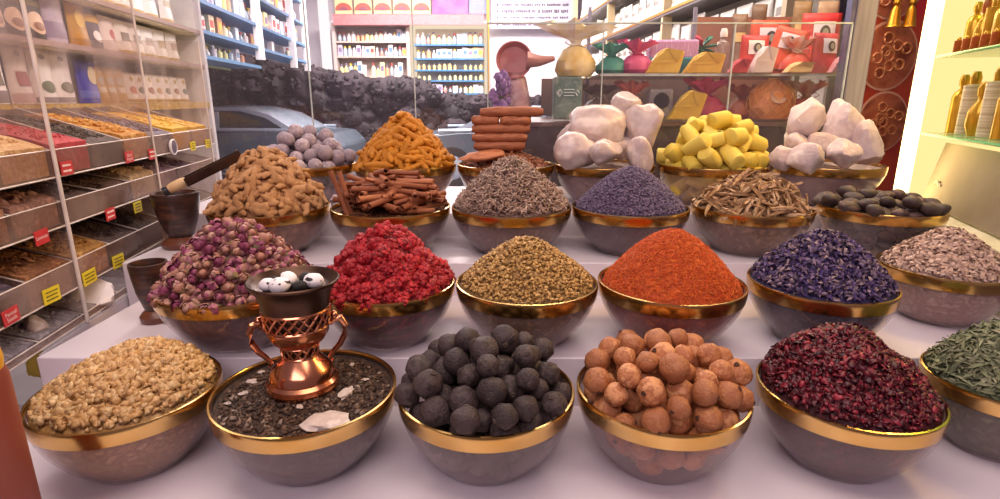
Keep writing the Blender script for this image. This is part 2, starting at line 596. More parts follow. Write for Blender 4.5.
# --- resin grains
B = specs['resin']
mc = mat('resin_core', ['bc9258', '98703f', 'd0a870'], rough=.5, scale=90, bump=.8, bscale=160)
mg = mat('resin_grain', ['b48a54', 'c89c64', 'd4ac74', 'bc9058', 'dcbc88', '987044'], rough=.35, island=True, spec=.5)
stuff_heap('resin_grain', B, peak_z(B, 130, 353), mc, mg, [b_grain(i, (1, .75, .6), 1.1, 7, 5) for i in range(8)], 2700, .0026, .0066,
           'heap of pale golden resin grains in the far left front bowl', 'resin', k=.95, off=(.02, .02), pw=.55, pile=.003)
# --- incense crumbs, level with the rim
B = specs['bakhoor']
mc = mat('crumb_core', ['4a3428', '2f211b', '5e4636'], rough=.7, scale=70, bump=.9, bscale=140)
mg = mat('crumb_grain', ['3a281f', '5e4332', '2c1e18', '4c3528', '745a46', '402c22', '36251d', 'a08c7c'], rough=.65, island=True)
hB, RB = stuff_heap('incense_crumb', B, B.zr + .004, mc, mg, [b_grain(i + 20, (1, .7, .5), 1.1) for i in range(6)] + [b_strand(3, .16), b_petal(.5, .3)], 2600, .0012, .0042,
                    'layer of dark brown incense crumbs under the copper burner', 'incense', k=.9, rim=-.006, amp=.004, fr=30)
# --- hibiscus petals
B = specs['hibiscus']
mc = mat('hib_core', ['4c141e', '300c14', '641c28'], rough=.6, scale=70, bump=1, bscale=120)
mg = mat('hib_petal', ['34101a', '581622', '78202e', '962a3a', '44121c', '681a28', '300c14', '521420'], rough=.42, island=True, spec=.5)
stuff_heap('hibiscus_petal', B, peak_z(B, 850, 337), mc, mg, [b_petal(.5, .7) for _ in range(4)] + [b_grain(400 + i, (1, .7, .5), 1.0) for i in range(5)] + [b_strand(3, .2, 1.2) for _ in range(3)], 5200, .0024, .0062,
           'heap of dark red dried hibiscus petals in the front row', 'dried petals', k=1.0, tilt=.8, lift=.25, amp=.012, fr=26, off=(-.01, .02), pile=.004)
# --- green herb
B = specs['green_herb']
mc = mat('herb_core', ['646c52', '4c543e', '7c8466'], rough=.8, scale=80, bump=1, bscale=150)
mg = mat('herb_leaf', ['626a4e', '7a8060', '949678', '50563e', '888c6a', 'aaa88c'], rough=.7, island=True)
stuff_heap('dried_herb', B, peak_z(B, 1000, 330), mc, mg, [b_strand(3, .1) for _ in range(4)] + [b_petal(.2, .3) for _ in range(3)], 2600, .006, .0125,
           'heap of grey green dried herb at the right edge of the front row', 'dried herb', k=.8, tilt=.45, lift=.2, amp=.006, pile=.004)
# --- golden seeds
B = specs['seed']
mc = mat('seed_core', ['a07c48', '7c5e34', 'b8945a'], rough=.6, scale=110, bump=.8, bscale=180)
mg = mat('seed_grain', ['ad8449', 'c79c5a', '8a6636', 'd9b270', '9c7640', '6e5028'], rough=.5, island=True)
stuff_heap('golden_seed', B, peak_z(B, 530, 237), mc, mg, [b_grain(i + 40, (1, .6, .55), .6) for i in range(6)] + [b_petal(.35, .5)], 3800, .0022, .0044,
           'heap of golden brown seeds in the middle of the second row', 'seeds', k=.5, tilt=.7, pile=.003)
# --- orange threads
B = specs['saffron']
mc = mat('saf_core', ['be4a14', '9a380e', 'd25e1c'], rough=.7, scale=90, bump=.8, bscale=200)
mg = mat('saf_thread', ['c84e14', 'dc6420', 'ac3e0e', 'e27c30', 'c04610', 'd25816'], rough=.6, island=True)
stuff_heap('orange_thread', B, peak_z(B, 673, 226), mc, mg, [b_strand(3, .11, .5) for _ in range(6)], 5200, .0028, .0058,
           'smooth cone of fine orange threads in the second row', 'dried threads', k=.55, tilt=.25, lift=.1, amp=.003)
# --- violet petals
B = specs['violet']
mc = mat('vio_core', ['3c3260', '2c2448', '54487a'], rough=.7, scale=90, bump=1, bscale=160)
mg = mat('vio_petal', ['3c2c5c', '54407a', '2c2046', '6a547c', '46346a', '967f8c', '34264e', 'a89090', '3e2e56'], rough=.6, island=True)
stuff_heap('violet_petal', B, peak_z(B, 822, 231), mc, mg, [b_petal(.4, .7) for _ in range(5)] + [b_grain(3, (1, .5, .5))], 3400, .003, .0066,
           'heap of violet blue dried flower petals in the second row', 'dried petals', k=.45, tilt=.8, amp=.006, pile=.004)
# --- pinkish grey flakes
B = specs['flake']
mc = mat('fl_core', ['b89a8e', '98796e', 'c8ac9e'], rough=.7, scale=90, bump=.8, bscale=160)
mg = mat('fl_grain', ['b89686', 'ccac9c', '9a7a6c', 'dcc0b0', 'a6897c', 'c2a292'], rough=.6, island=True)
stuff_heap('pale_flake', B, peak_z(B, 962, 228), mc, mg, [b_petal(.5, .4) for _ in range(4)] + [b_grain(5, (1, .6, .4))], 3400, .003, .006,
           'heap of pinkish grey flakes at the right end of the second row', 'dried flakes', k=.35, tilt=.45, pile=.003)
# --- grey brown herb curls
B = specs['cumin']
mc = mat('cu_core', ['846a60', '66504a', '9c8278'], rough=.8, scale=110, bump=1, bscale=180)
mg = mat('cu_curl', ['96796c', 'b29484', '6e564c', 'd0b8a8', '826659', 'bca292'], rough=.6, island=True)
stuff_heap('herb_curl', B, peak_z(B, 513, 158), mc, mg, [b_strand(4, .15, 1.8) for _ in range(8)], 2700, .0065, .0115,
           'cone of grey brown dried herb curls in the third row', 'dried herb', k=.3, tilt=.6, lift=.3, pile=.005)
# --- lavender
B = specs['lavender']
mc = mat('la_core', ['5a4c66', '44384e', '6e5f78'], rough=.8, scale=120, bump=1, bscale=220)
mg = mat('la_grain', ['64556f', '776783', '4e4258', '86768e', '5a4b66'], rough=.7, island=True)
stuff_heap('lavender_bud', B, peak_z(B, 630, 164), mc, mg, [b_grain(i + 60, (1, .42, .42), .2, 5, 4) for i in range(4)], 4600, .0024, .0042,
           'cone of grey violet lavender buds in the third row', 'lavender', k=.42, tilt=.6, pile=.002)

# ------------------------------------------------------------------ counted pieces
def core(name, b, zp, m, label, cat, k=.5, rim=-.004, amp=.004, drop=.0, off=(0, 0), bases=None, n=0, s=(.004, .006)):
    """the rest of a heap, under the counted pieces"""
    h, RR = heap_fn(b, zp, k, off, rim, amp, 20, seed=b.x * 10)
    V, Fs = heap_obj(name, b, h, RR, m, label, cat, rough=.0015)
    if n:
        CULL[0] = b
        V2, F2 = grains(surf(b, h, RR, n), bases, s[0], s[1], .6, .0)
        CULL[0] = None
        nb = len(V)
        V, Fs = V + V2.tolist(), Fs + [tuple(i + nb for i in f) for f in F2]
    o = raw_obj(name, V, Fs, m)
    tag(o, label, cat, None, 'stuff')
    return h, RR
def drop_pack(b, env, sizes, tries=26, squash=.95, rmax=None):
    """settle round pieces into the bowl one by one, lowest free place first"""
    done = []
    for s in sizes:
        best = None
        for _ in range(tries):
            lim = (b.R - .005 - s * .35) if rmax is None else rmax
            r = lim * math.sqrt(random.random())
            a = random.uniform(0, 2 * PI)
            x, y = r * math.cos(a), r * math.sin(a)
            z = .006 + s
            while z < b.H + s and r + s > inner_r(b, z - s * .25) - .002:
                z += .002
                if z > b.H + s * .35:
                    break
            for (X, Y, Z, S) in done:
                dd = (x - X) ** 2 + (y - Y) ** 2
                q = (s + S) * squash
                if dd < q * q:
                    z = max(z, Z + math.sqrt(q * q - dd))
            e = env(r)
            if z <= e and (best is None or z < best[2]):
                best = (x, y, z)
        if best:
            done.append(best + (s,))
    return done
def spread_dup(protos, places, labelf, group, cat, name):
    """first use of each prototype moves it, the rest are copies"""
    used = set()
    for i, (loc, rot, sc) in enumerate(places):
        k = i % len(protos)
        p = protos[k]
        lab = labelf if isinstance(labelf, str) else labelf(i)
        if k in used:
            dup(p, loc, rot, lab, group, sc)
        else:
            used.add(k)
            p.location, p.rotation_euler = loc, rot
            p.scale = sc if hasattr(sc, '__len__') else (sc,) * 3
            tag(p, lab, cat, group)
def rnd_rot():
    return Euler((random.uniform(0, 6.28), random.uniform(0, 6.28), random.uniform(0, 6.28)))

# --- dried limes
def lime(name, m, seed, amp, nub):
    mb = MB()
    mb.ball((0, 0, 0), 1, amp, 1.6, 20, 13, seed, (1, 1, .95))
    mb.v = [tuple(c * (1 + .02 * noise.noise(Vector(v) * 5)) for c in v) for v in mb.v]
    o = mb.build(name, m, sharp=80)
    # the dried stem scar
    q = MB()
    zt = max(v[2] for v in mb.v)
    q.lathe([(.20, zt - .10), (.19, zt + .01), (.12, zt + .06), (.05, zt + .02), (.001, zt - .01)], 9, wob=.15)
    q.build('stem_scar', nub, o)
    return o
mbl = mat('blime', ['3e3233', '4a3d3c', '322827'], rough=.55, scale=2.2, bump=.5, bscale=7, rnd=.25, spec=.35)
mbn = mat('blime_n', ['4a3c34'], rough=.8)
B = specs['black_lime']
zt = peak_z(B, 495, 331) - B.base
pl = drop_pack(B, lambda r: B.H + .012 + (zt - B.H - .026) * (1 - (r / B.R) ** 2.2), [random.uniform(.0132, .0182) for _ in range(130)])
protos = [lime('black_dried_lime', mbl, i, .16, mbn) for i in range(5)]
spread_dup(protos, [((B.x + x, B.y + y, B.base + z), rnd_rot(), s) for x, y, z, s in pl], 'round black dried lime heaped in the middle front bowl',
           'black dried limes in the bowl', 'dried lime', 'black_dried_lime')
mtl = mat('tlime', ['aa6a44', 'b87a4e', '9e5e3a', 'c48a5e'], rough=.5, scale=1.4, bump=.45, bscale=6, rnd=.16, spec=.4)
mtn = mat('tlime_n', ['4c2e20'], rough=.8)
B = specs['tan_lime']
zt = peak_z(B, 665, 331) - B.base
pl = drop_pack(B, lambda r: B.H + .012 + (zt - B.H - .026) * (1 - (r / B.R) ** 2.2), [random.uniform(.0128, .0180) for _ in range(130)])
protos = [lime('tan_dried_lime', mtl, i + 9, .13, mtn) for i in range(5)]
spread_dup(protos, [((B.x + x, B.y + y, B.base + z), rnd_rot(), s) for x, y, z, s in pl], 'round tan dried lime heaped in the bowl right of the black ones',
           'tan dried limes in the bowl', 'dried lime', 'tan_dried_lime')
# --- grey lilac balls
mgb = mat('gball', ['a6959c', '93838e', 'b4a4aa'], rough=.8, scale=2, bump=.25, bscale=9, rnd=.12)
B = specs['ball']
zt = peak_z(B, 310, 119) - B.base
pl = drop_pack(B, lambda r: B.H + .010 + (zt - B.H - .026) * (1 - (r / B.R) ** 1.5), [random.uniform(.0165, .0195) for _ in range(95)])
protos = []
for i in range(4):
    mb = MB().ball((0, 0, 0), 1, .09, 1.8, 16, 11, i + 31)
    protos.append(mb.build('clay_ball', mgb, sharp=80))
spread_dup(protos, [((B.x + x, B.y + y, B.base + z), rnd_rot(), s) for x, y, z, s in pl], 'dusty grey lilac ball in the left bowl of the back row',
           'grey lilac balls in the bowl', 'ball', 'clay_ball')
# --- dark oval nuts
mov = mat('oval', ['4e3c3a', '382a2a', '644c46'], rough=.6, scale=1.6, bump=.2, bscale=6, rnd=.25, spec=.5)
B = specs['oval']
zt = peak_z(B, 880, 184) - B.base
pl = drop_pack(B, lambda r: B.H + .010 + (zt - B.H - .012) * (1 - (r / B.R) ** 2), [random.uniform(.0145, .0185) for _ in range(100)], squash=.86)
protos = []
for i in range(4):
    mb = MB().ball((0, 0, 0), 1, .12, 1.2, 16, 11, i + 51, (1.35, .95, .72))
    protos.append(mb.build('oval_nut', mov, sharp=80))
spread_dup(protos, [((B.x + x, B.y + y, B.base + z), (random.gauss(0, .3), random.gauss(0, .3), random.uniform(0, 6.28)), s) for x, y, z, s in pl],
           'dark oval nut in the bowl next to the lit cabinet', 'dark oval nuts in the bowl', 'nut', 'oval_nut')

# --- rosebuds
mrose = mat('rosep', ['8a3e5c', 'a05672', 'ac707c', 'b4867e', 'ba9880', 'a07060'], rough=.6, scale=.9, rnd=.18)
for n_ in mrose.node_tree.nodes:
    if n_.type == 'MATH' and n_.operation == 'MULTIPLY_ADD': n_.inputs[1].default_value = .5
    if n_.type == 'MATH' and n_.operation == 'SUBTRACT': n_.inputs[1].default_value = .25
mcal = mat('rosec', ['6c6442', '857048', '7a5c40'], rough=.7, scale=2, rnd=.2)
def rosebud(seed):
    rs = random.Random(seed)
    mb = MB()
    mb.ball((0, 0, .1), .62, .1, 2, 10, 7, seed, (1, 1, 1.15), 0)
    for layer, (n, rr, hh, op) in enumerate(((4, .66, .95, .10), (5, .78, .75, .26))):
        for i in range(n):
            a0 = 2 * PI * (i + .5 * layer) / n + rs.uniform(-.15, .15)
            vs, fs = [], []
            for u in range(5):
                t = u / 4
                R = rr * (math.sin(t * PI * .62 + .35)) + op * t * t
                z = -.45 + t * (hh + .35)
                for k in range(5):
                    q = (k - 2) / 2
                    a = a0 + q * .62 * (1.05 - .45 * t ** 3)
                    zz = z - .13 * abs(q) ** 2 * (t ** 2)
                    vs.append((R * math.cos(a), R * math.sin(a), zz))
            for u in range(4):
                for k in range(4):
                    c = u * 5 + k
                    fs.append((c, c + 1, c + 6, c + 5))
            mb.add(vs, fs, 0)
    # green calyx and stub
    mb.lathe([(.001, -1.0), (.12, -.98), (.13, -.72), (.40, -.52), (.56, -.30)], 9, mi=1, cap=False)
    for i in range(5):
        a = 2 * PI * i / 5
        c, s = math.cos(a), math.sin(a)
        mb.add([(.5 * c - .16 * s, .5 * s + .16 * c, -.32), (.5 * c + .16 * s, .5 * s - .16 * c, -.32), (.80 * c, .80 * s, .12)], [(0, 1, 2)], 1)
    return mb.build('dried_rosebud', [mrose, mcal], sharp=70)
B = specs['rose']
zp = peak_z(B, 235, 213)
mrc = mat('rose_core', ['905c60', '6c4448', 'a8746e'], rough=.8, scale=60, bump=1, bscale=110)
h, RR = core('rosebud_heap', B, zp - .012, mrc, 'rosebuds beneath the top layer of the pink heap', 'rosebuds', k=.55, rim=-.008,
             bases=[b_grain(i + 80, (1, .9, .9), .3) for i in range(3)], n=420, s=(.006, .009))
protos = [rosebud(i) for i in range(6)]
pts = []
def poisson(b, h, RR, n, dmin, pw=.5, tries=40, rmax=.97):
    got = []
    for _ in range(n * tries):
        if len(got) >= n: break
        p, nn = surf(b, h, RR, 1, pw, rmax)[0]
        if all((p - q).length > dmin for q, _ in got):
            got.append((p, nn))
    return got
pts = poisson(B, h, RR, 290, .0118)
spread_dup(protos, [(p + n * random.uniform(.001, .007), rot_to(n, random.uniform(0, 6.28), .75).to_euler(), random.uniform(.0085, .0118)) for p, n in pts],
           'dried pink rosebud with a green base in the second row heap', 'dried rosebuds in the heap', 'rosebud', 'dried_rosebud')
# --- crimson flower heads
mred = mat('redf', ['a81c28', '8c1420', 'c22c34', '741018'], rough=.6, scale=3, rnd=.18)
def redhead(seed):
    rs = random.Random(seed)
    mb = MB()
    mb.ball((0, 0, 0), .72, .5, 2.4, 14, 10, seed, (1, 1, .8))
    for i in range(46):
        d = Vector((rs.gauss(0, 1), rs.gauss(0, 1), rs.gauss(.35, .9))).normalized()
        p = Vector((d.x * .66, d.y * .66, d.z * .54))
        mb.ball(p, rs.uniform(.14, .34), .6, 2.5, 6, 4, seed + i)
    return mb.build('crimson_flower_head', mred, sharp=60)
B = specs['red']
zp = peak_z(B, 383, 219)
mrd = mat('red_core', ['7c1620', '560e16', '98202a'], rough=.7, scale=60, bump=1, bscale=130)
h, RR = core('crimson_flower_heap', B, zp - .008, mrd, 'crimson flower heads beneath the top layer of the red heap', 'dried flowers', k=.35, rim=-.006, amp=.008,
             bases=[b_grain(i + 90, (1, .9, .8), .5) for i in range(3)], n=500, s=(.003, .006))
protos = [redhead(i) for i in range(6)]
pts = poisson(B, h, RR, 120, .0165, rmax=.95)
spread_dup(protos, [(p + n * random.uniform(-.002, .004), rot_to(n, random.uniform(0, 6.28), .4).to_euler(), random.uniform(.0115, .0195)) for p, n in pts],
           'crumpled crimson dried flower head in the red heap', 'crimson flower heads in the heap', 'dried flower', 'crimson_flower_head')
# --- ginger
mgin = mat('gingr', ['c2905e', 'ac784a', 'd4a674', '9a6840'], rough=.7, scale=90, bump=.5, bscale=240, rnd=.15)
def ginger(seed):
    rs = random.Random(seed)
    mb = MB()
    n = 6
    pts = [Vector((-1 + 2 * i / n, rs.uniform(-.16, .16), rs.uniform(-.1, .1))) for i in range(n + 1)]
    rad = [rs.uniform(.24, .40) for _ in range(n + 1)]
    rad[0], rad[-1] = .12, .10
    mb.tube(pts, rad, 9, flat=.75)
    for i in range(rs.choice((1, 2, 2, 3))):
        k = rs.randrange(1, n)
        a = rs.choice((-1, 1)) * rs.uniform(.7, 1.5)
        L = rs.uniform(.35, .75)
        d = Vector((math.cos(a), math.sin(a), rs.uniform(-.2, .3)))
        mb.tube([pts[k], pts[k] + d * L * .5, pts[k] + d * L * .85, pts[k] + d * L], [.27, .26, .2, .07], 8, flat=.8)
    o = mb.build('dried_ginger_root', mgin, sharp=70)
    return o
B = specs['ginger']
zp = peak_z(B, 262, 146)
mgc = mat('gin_core', ['a87850', '84583a', 'bc8c62'], rough=.8, scale=60, bump=1, bscale=100)
h, RR = core('ginger_root_heap', B, zp - .012, mgc, 'ginger roots beneath the top layer of the tan heap', 'ginger', k=.75, rim=-.008, amp=.008)
protos = [ginger(i) for i in range(7)]
pts = poisson(B, h, RR, 210, .0118, rmax=.93)
spread_dup(protos, [(p + n * random.uniform(0, .008), rot_to(n, random.uniform(0, 6.28), .3).to_euler(), random.uniform(.015, .026)) for p, n in pts],
           'knobbly dried ginger root in the light brown heap', 'dried ginger roots in the heap', 'ginger root', 'dried_ginger_root')
# --- cinnamon quills
mcin = mat('cinn', ['a4603e', '864a30', 'bc7a54'], rough=.7, scale=30, bump=.4, bscale=60, rnd=.2, stretch=(1, 8, 8))
def quill(seed):
    rs = random.Random(seed)
    prof = []
    for t in np.linspace(0, 1, 15):
        a = t * 2 * PI * 1.35
        r = 1 - .42 * t
        prof.append((r * math.cos(a), r * math.sin(a)))
    for t in np.linspace(1, 0, 15):
        a = t * 2 * PI * 1.35
        r = .86 - .42 * t
        prof.append((r * math.cos(a), r * math.sin(a)))
    n = len(prof)
    vs, fs = [], []
    bend = rs.uniform(-.35, .35)
    S = 6
    for j in range(S + 1):
        u = -1 + 2 * j / S
        w = 1 + rs.uniform(-.08, .08)
        for (y, z) in prof:
            vs.append((u * 7.6, y * w + bend * (1 - u * u) * 2, z * w))
    for j in range(S):
        for i in range(n):
            i2 = (i + 1) % n
            fs.append((j * n + i, j * n + i2, (j + 1) * n + i2, (j + 1) * n + i))
    for j in (0, S):
        for i in range(14):
            q = (j * n + i, j * n + i + 1, j * n + n - 2 - i, j * n + n - 1 - i)
            fs.append(q if j else q[::-1])
    return MB().add(vs, fs).build('cinnamon_quill', mcin, sharp=50)
B = specs['cinnamon']
zp = peak_z(B, 395, 168)
mcc = mat('cin_core', ['78482f', '583422', '8c583a'], rough=.8, scale=60, bump=1, bscale=100)
hq, RQ = heap_fn(B, zp - .004, .85, (0, 0), -.006, .003, 20, 1)
h, RR = core('cinnamon_heap', B, B.zr + .004, mcc, 'broken cinnamon beneath the loose quills', 'cinnamon', k=.8, rim=-.012, amp=.004,
             bases=[b_strand(3, .14) for _ in range(4)], n=300, s=(.008, .016))
protos = [quill(i) for i in range(6)]
places = []
for i in range(104):
    rr, a = RR * .70 * math.sqrt(random.random()), random.uniform(0, 6.28)
    x, y = rr * math.cos(a), rr * math.sin(a)
    lo, hi = h(x, y) + .004, hq(x, y)
    z = lo + max(0, hi - lo) * random.random() ** .6
    sp_ = a + PI / 2 + random.gauss(0, .5) if rr > RR * .42 else random.uniform(0, 6.28)
    places.append((Vector((B.x + x, B.y + y, z)), Euler((0, random.gauss(0, .13), sp_)), (random.uniform(.0052, .0070),) * 3))
for i, (px, py, t_) in enumerate(((339, 194, 1.25), (346, 195, 1.35))):
    places.append((P(px, py, B.y - .045), Euler((0, t_, .3 * i)), (.0062,) * 3))
spread_dup(protos, places, 'rolled cinnamon quill lying in the bowl of cinnamon', 'cinnamon quills in the bowl', 'cinnamon quill', 'cinnamon_quill')
# --- turmeric fingers
mtur = mat('turm', ['cc8418', 'b66c12', 'da962a', 'a25a10'], rough=.6, scale=70, bump=.4, bscale=160, rnd=.15)
def turmeric(seed):
    rs = random.Random(seed)
    n = 9
    c = rs.uniform(-.3, .3)
    pts = [Vector((-1 + 2 * i / n, c * (1 - (-1 + 2 * i / n) ** 2), rs.uniform(-.03, .03))) for i in range(n + 1)]
    rad = [(.285 if i % 2 else .25) * (1 - .35 * abs(-1 + 2 * i / n) ** 3) for i in range(n + 1)]
    rad[0], rad[-1] = .08, .09
    mb = MB().tube(pts, rad, 10)
    if rs.random() < .5:
        k = rs.randrange(3, 7)
        mb.tube([pts[k], pts[k] + Vector((.1, .3 * rs.choice((-1, 1)), .03)), pts[k] + Vector((.16, .42 * rs.choice((-1, 1)), .05))], [.16, .15, .06], 8)
    return mb.build('turmeric_finger', mtur, sharp=70)
B = specs['turmeric']
zp = peak_z(B, 405, 108)
mtc = mat('tur_core', ['b87c1c', '94600f', 'cc902c'], rough=.8, scale=60, bump=1, bscale=100)
h, RR = core('turmeric_heap', B, zp - .014, mtc, 'turmeric fingers beneath the top layer of the orange heap', 'turmeric', k=.35, rim=-.008, amp=.006)
protos = [turmeric(i) for i in range(7)]
pts = poisson(B, h, RR, 200, .0118, rmax=.92)
spread_dup(protos, [(p + n * random.uniform(.001, .009), rot_to(n, random.uniform(0, 6.28), .2).to_euler(), random.uniform(.022, .033)) for p, n in pts],
           'orange turmeric finger in the tall back row heap', 'turmeric fingers in the heap', 'turmeric finger', 'turmeric_finger')
# --- pod shards
mshd = mat('shard', ['b8946c', '9a7450', 'd2b28c', '7c5a3c'], rough=.6, scale=1.5, rnd=.28)
def shard(seed):
    rs = random.Random(seed)
    vs, fs = [], []
    w, cu = rs.uniform(.09, .17), rs.uniform(.05, .22)
    for i in range(7):
        u = -1 + i / 3
        ww = w * (1 - abs(u) ** 2.2) + .02
        for q in (-1, 0, 1):
            vs.append((u, ww * q, cu * (1 - u * u) + .12 * abs(q) * (1 if seed % 2 else -1)))
    for i in range(6):
        for q in range(2):
            a = i * 3 + q
            fs.append((a, a + 3, a + 4, a + 1))
    n = len(vs)
    vs += [(x, y, z - .05) for x, y, z in vs]
    fs += [tuple(n + i for i in reversed(f)) for f in fs]
    for i in range(6):
        for e in (0, 2):
            a, b2 = i * 3 + e, i * 3 + e + 3
            fs.append((a, a + n, b2 + n, b2) if e == 0 else (a, b2, b2 + n, a + n))
    return MB().add(vs, fs).build('pod_shard', mshd, sharp=50)
B = specs['shard']
zp = peak_z(B, 762, 172)
msc = mat('sh_core', ['8a6648', '684a34', 'a07c5c'], rough=.8, scale=80, bump=1, bscale=120)
h, RR = core('pod_shard_heap', B, zp - .008, msc, 'pod shards beneath the top layer of the pale brown heap', 'pod shards', k=.75, rim=-.006, amp=.005,
             bases=[b_petal(.16, .3) for _ in range(4)], n=500, s=(.008, .014))
protos = [shard(i) for i in range(8)]
pts = poisson(B, h, RR, 285, .0062, rmax=.95)
spread_dup(protos, [(p + n * random.uniform(.001, .008), rot_to(n, random.uniform(0, 6.28), .3).to_euler(), random.uniform(.017, .030)) for p, n in pts],
           'pale brown dried pod shard in the third row heap', 'pod shards in the heap', 'pod shard', 'pod_shard')
# --- stack of brown sticks
B = specs['stick']
mstk = mat('stickm', ['ac6846', '935538', 'bc7a56'], rough=.6, scale=25, bump=.35, bscale=50, rnd=.12, stretch=(1, 6, 6))
msk = mat('stk_core', ['8c4f30', '6c3b24', 'a0623e'], rough=.8, scale=60, bump=1, bscale=100)
h, RR = core('bark_powder', B, P(500, 152, B.y - .03).z, msk, 'reddish brown bark chips under the stick stack', 'bark chips', k=.9, rim=-.006, amp=.006,
             bases=[b_grain(i + 200, (1, .7, .4), .4) for i in range(3)], n=260, s=(.006, .012))
def stick(L, r, seed):
    rs = random.Random(seed)
    n = 10
    pts = [Vector((L * (-.5 + i / n), rs.uniform(-.001, .001), rs.uniform(-.001, .001))) for i in range(n + 1)]
    rad = [r * rs.uniform(.93, 1.05) for _ in range(n + 1)]
    rad[0] = rad[-1] = r * .62
    rad[1] *= .95; rad[-2] *= .95
    return MB().tube(pts, rad, 14, flat=.95).build('bark_stick', mstk, sharp=70)
yb = B.y - .02
def stk(pxa, pxb, py, r, seed, label, dy=0, rz=0):
    a, b2 = P(pxa, py, yb + dy), P(pxb, py, yb + dy)
    o = stick((b2 - a).length, r, seed)
    o.location = (a + b2) / 2
    o.rotation_euler = (0, 0, rz)
    tag(o, label, 'bark stick', 'stacked bark sticks')
sr = .0130
rows = [(146, [(474, 525, 'brown bark stick in the stack, lowest visible layer')]),
        (137.5, [(472, 527, 'brown bark stick in the stack, second layer from the bottom')]),
        (129, [(472, 530, 'brown bark stick in the stack, third layer from the bottom')]),
        (120.5, [(472, 499, 'short brown bark stick at left of the two under the topmost'), (500, 531, 'short brown bark stick at right of the two under the topmost')]),
        (112, [(480, 543, 'longest brown bark stick lying across the top of the stack')])]
for i, (py, L) in enumerate(rows):
    for j, (a, b2, lab) in enumerate(L):
        stk(a, b2, py, sr, i * 3 + j, lab)
        for q, dy in enumerate((.026, .052) if i < 4 else ()):
            stk(a + 2, b2 - 3, py, sr, i * 3 + j + 20 + q * 17, lab.replace(' in the stack', f' {("behind the front one", "at the back")[q]} of the stack').replace('at left of', f'{("second", "last")[q]} back at left of').replace('at right of', f'{("second", "last")[q]} back at right of'), dy)
mb = MB().ball((0, 0, 0), 1, .3, 1.6, 24, 12, 5, (.052, .026, .011))
o = mb.build('bark_piece', mstk, sharp=70)
o.location = P(484, 156, B.y - .075)
o.rotation_euler = (.15, -.12, .1)
tag(o, 'broad reddish brown bark slab leaning at the foot of the stick stack', 'bark slab')
o['kind'] = 'thing'
# --- translucent crystals
def crystal(name, m, seed, cut=7, rough=.12, soft=1.0):
    rs = random.Random(seed)
    mb = MB().ball((0, 0, 0), 1, .35 * soft, 1.1, 22, 15, seed)
    planes = []
    for i in range(cut):
        d = Vector((rs.gauss(0, 1), rs.gauss(0, 1), rs.gauss(0, 1))).normalized()
        planes.append((d, rs.uniform(.55, .85)))
    vs = []
    for v in mb.v:
        v = Vector(v)
        for d, k in planes:
            e = v.dot(d) - k
            if e > 0: v = v - d * e * .93
        v = v * (1 + rough * .5 * noise.noise(v * 4 + Vector((seed, 0, 0))))
        vs.append(tuple(v))
    mb.v = vs
    return mb.build(name, m, sharp=38 if cut > 4 else 75)
malum = mat('alum', ['d4c2be', 'c4b0ac', 'decec8'], rough=.3, scale=1.6, sss=.5, bump=.12, bscale=5, rnd=.08, spec=.5)
B = specs['alum']
def place_rock(name, m, b, px, py, dy, size, seed, label, cat, group, sc=(1, 1, 1), rot=(0, 0, 0), cut=7):
    o = crystal(name, m, seed, cut)
    o.location = P(px, py, b.y + dy)
    o.scale = [size * s for s in sc]
    o.rotation_euler = rot
    tag(o, label, cat, group)
    return o
ga = 'translucent crystals in the bowl'
for i, (px, py, dy, s, sc, lab) in enumerate((
        (577, 150, -.075, .040, (1, .8, .75), 'rounded pinkish crystal low at the left rim of its bowl'),
        (606, 153, -.095, .034, (1.3, .8, .65), 'broad pinkish crystal low in the middle of its bowl'),
        (641, 156, -.085, .030, (.85, .8, 1), 'small pale upright crystal at the right rim of its bowl'),
        (597, 128, -.015, .046, (1.15, .9, .8), 'large rounded whitish crystal at mid height in its bowl'),
        (644, 128, -.005, .042, (.85, .8, 1.05), 'large smooth pink crystal at the right of its heap'),
        (628, 108, .035, .036, (.95, .9, 1), 'jagged whitish crystal topping its heap'),
        (572, 136, .03, .036, (.8, .8, .9), 'greyish crystal behind the left rim of its bowl'),
        (617, 148, .0, .034, (1, .8, .7), 'pinkish crystal wedged in the centre of its heap'))):
    place_rock('alum_crystal', malum, B, px, py, dy, s * 1.34, i + 3, lab, 'crystal', ga, sc, (0, 0, i), 3)
mac = mat('alum_c', ['a89290', '8f7a7a'], rough=.6, scale=40, bump=.6, bscale=80)
core('crystal_chip', B, B.zr + .004, mac, 'small crystal chips beneath the pinkish crystals', 'crystal chips', k=.8, rim=-.03)
# --- chalky white rocks
mrock = mat('rockm', ['d8c6c6', 'c8b4b6', 'e2d4d0'], rough=.7, scale=2, bump=.4, bscale=5, rnd=.06)
B = specs['rock']
gr = 'chalky white rocks in the bowl'
for i, (px, py, dy, s, sc, rot, lab) in enumerate((
        (804, 120, .01, .047, (.70, .7, 1.05), (0, .75, 0), 'slanting chalky white rock at upper left of its heap'),
        (841, 122, .02, .047, (.95, .75, .95), (0, .2, .5), 'large pointed chalky white rock topping its heap'),
        (868, 146, -.03, .044, (.8, .7, .95), (0, -.25, .3), 'upright chalky white rock at the right rim of its bowl'),
        (843, 155, -.08, .036, (1.0, .8, .75), (0, 0, 1), 'squat chalky white rock at the front of its bowl'),
        (806, 157, -.085, .038, (1.15, .8, .7), (0, 0, 2), 'lilac white rock low at the front of its bowl'),
        (783, 158, -.03, .036, (1.0, .8, .6), (0, .3, .4), 'greyish white rock at the left rim of its bowl'),
        (820, 143, -.02, .034, (1.1, .8, .6), (0, 0, 3), 'white rock wedged in the middle of its heap'),
        (797, 142, -.005, .033, (1.0, .8, .75), (0, .2, 1.4), 'greyish rock directly beneath the slanting white one'))):
    place_rock('chalky_rock', mrock, B, px, py, dy, s * 1.34, i + 31, lab, 'rock', gr, sc, rot, 10)
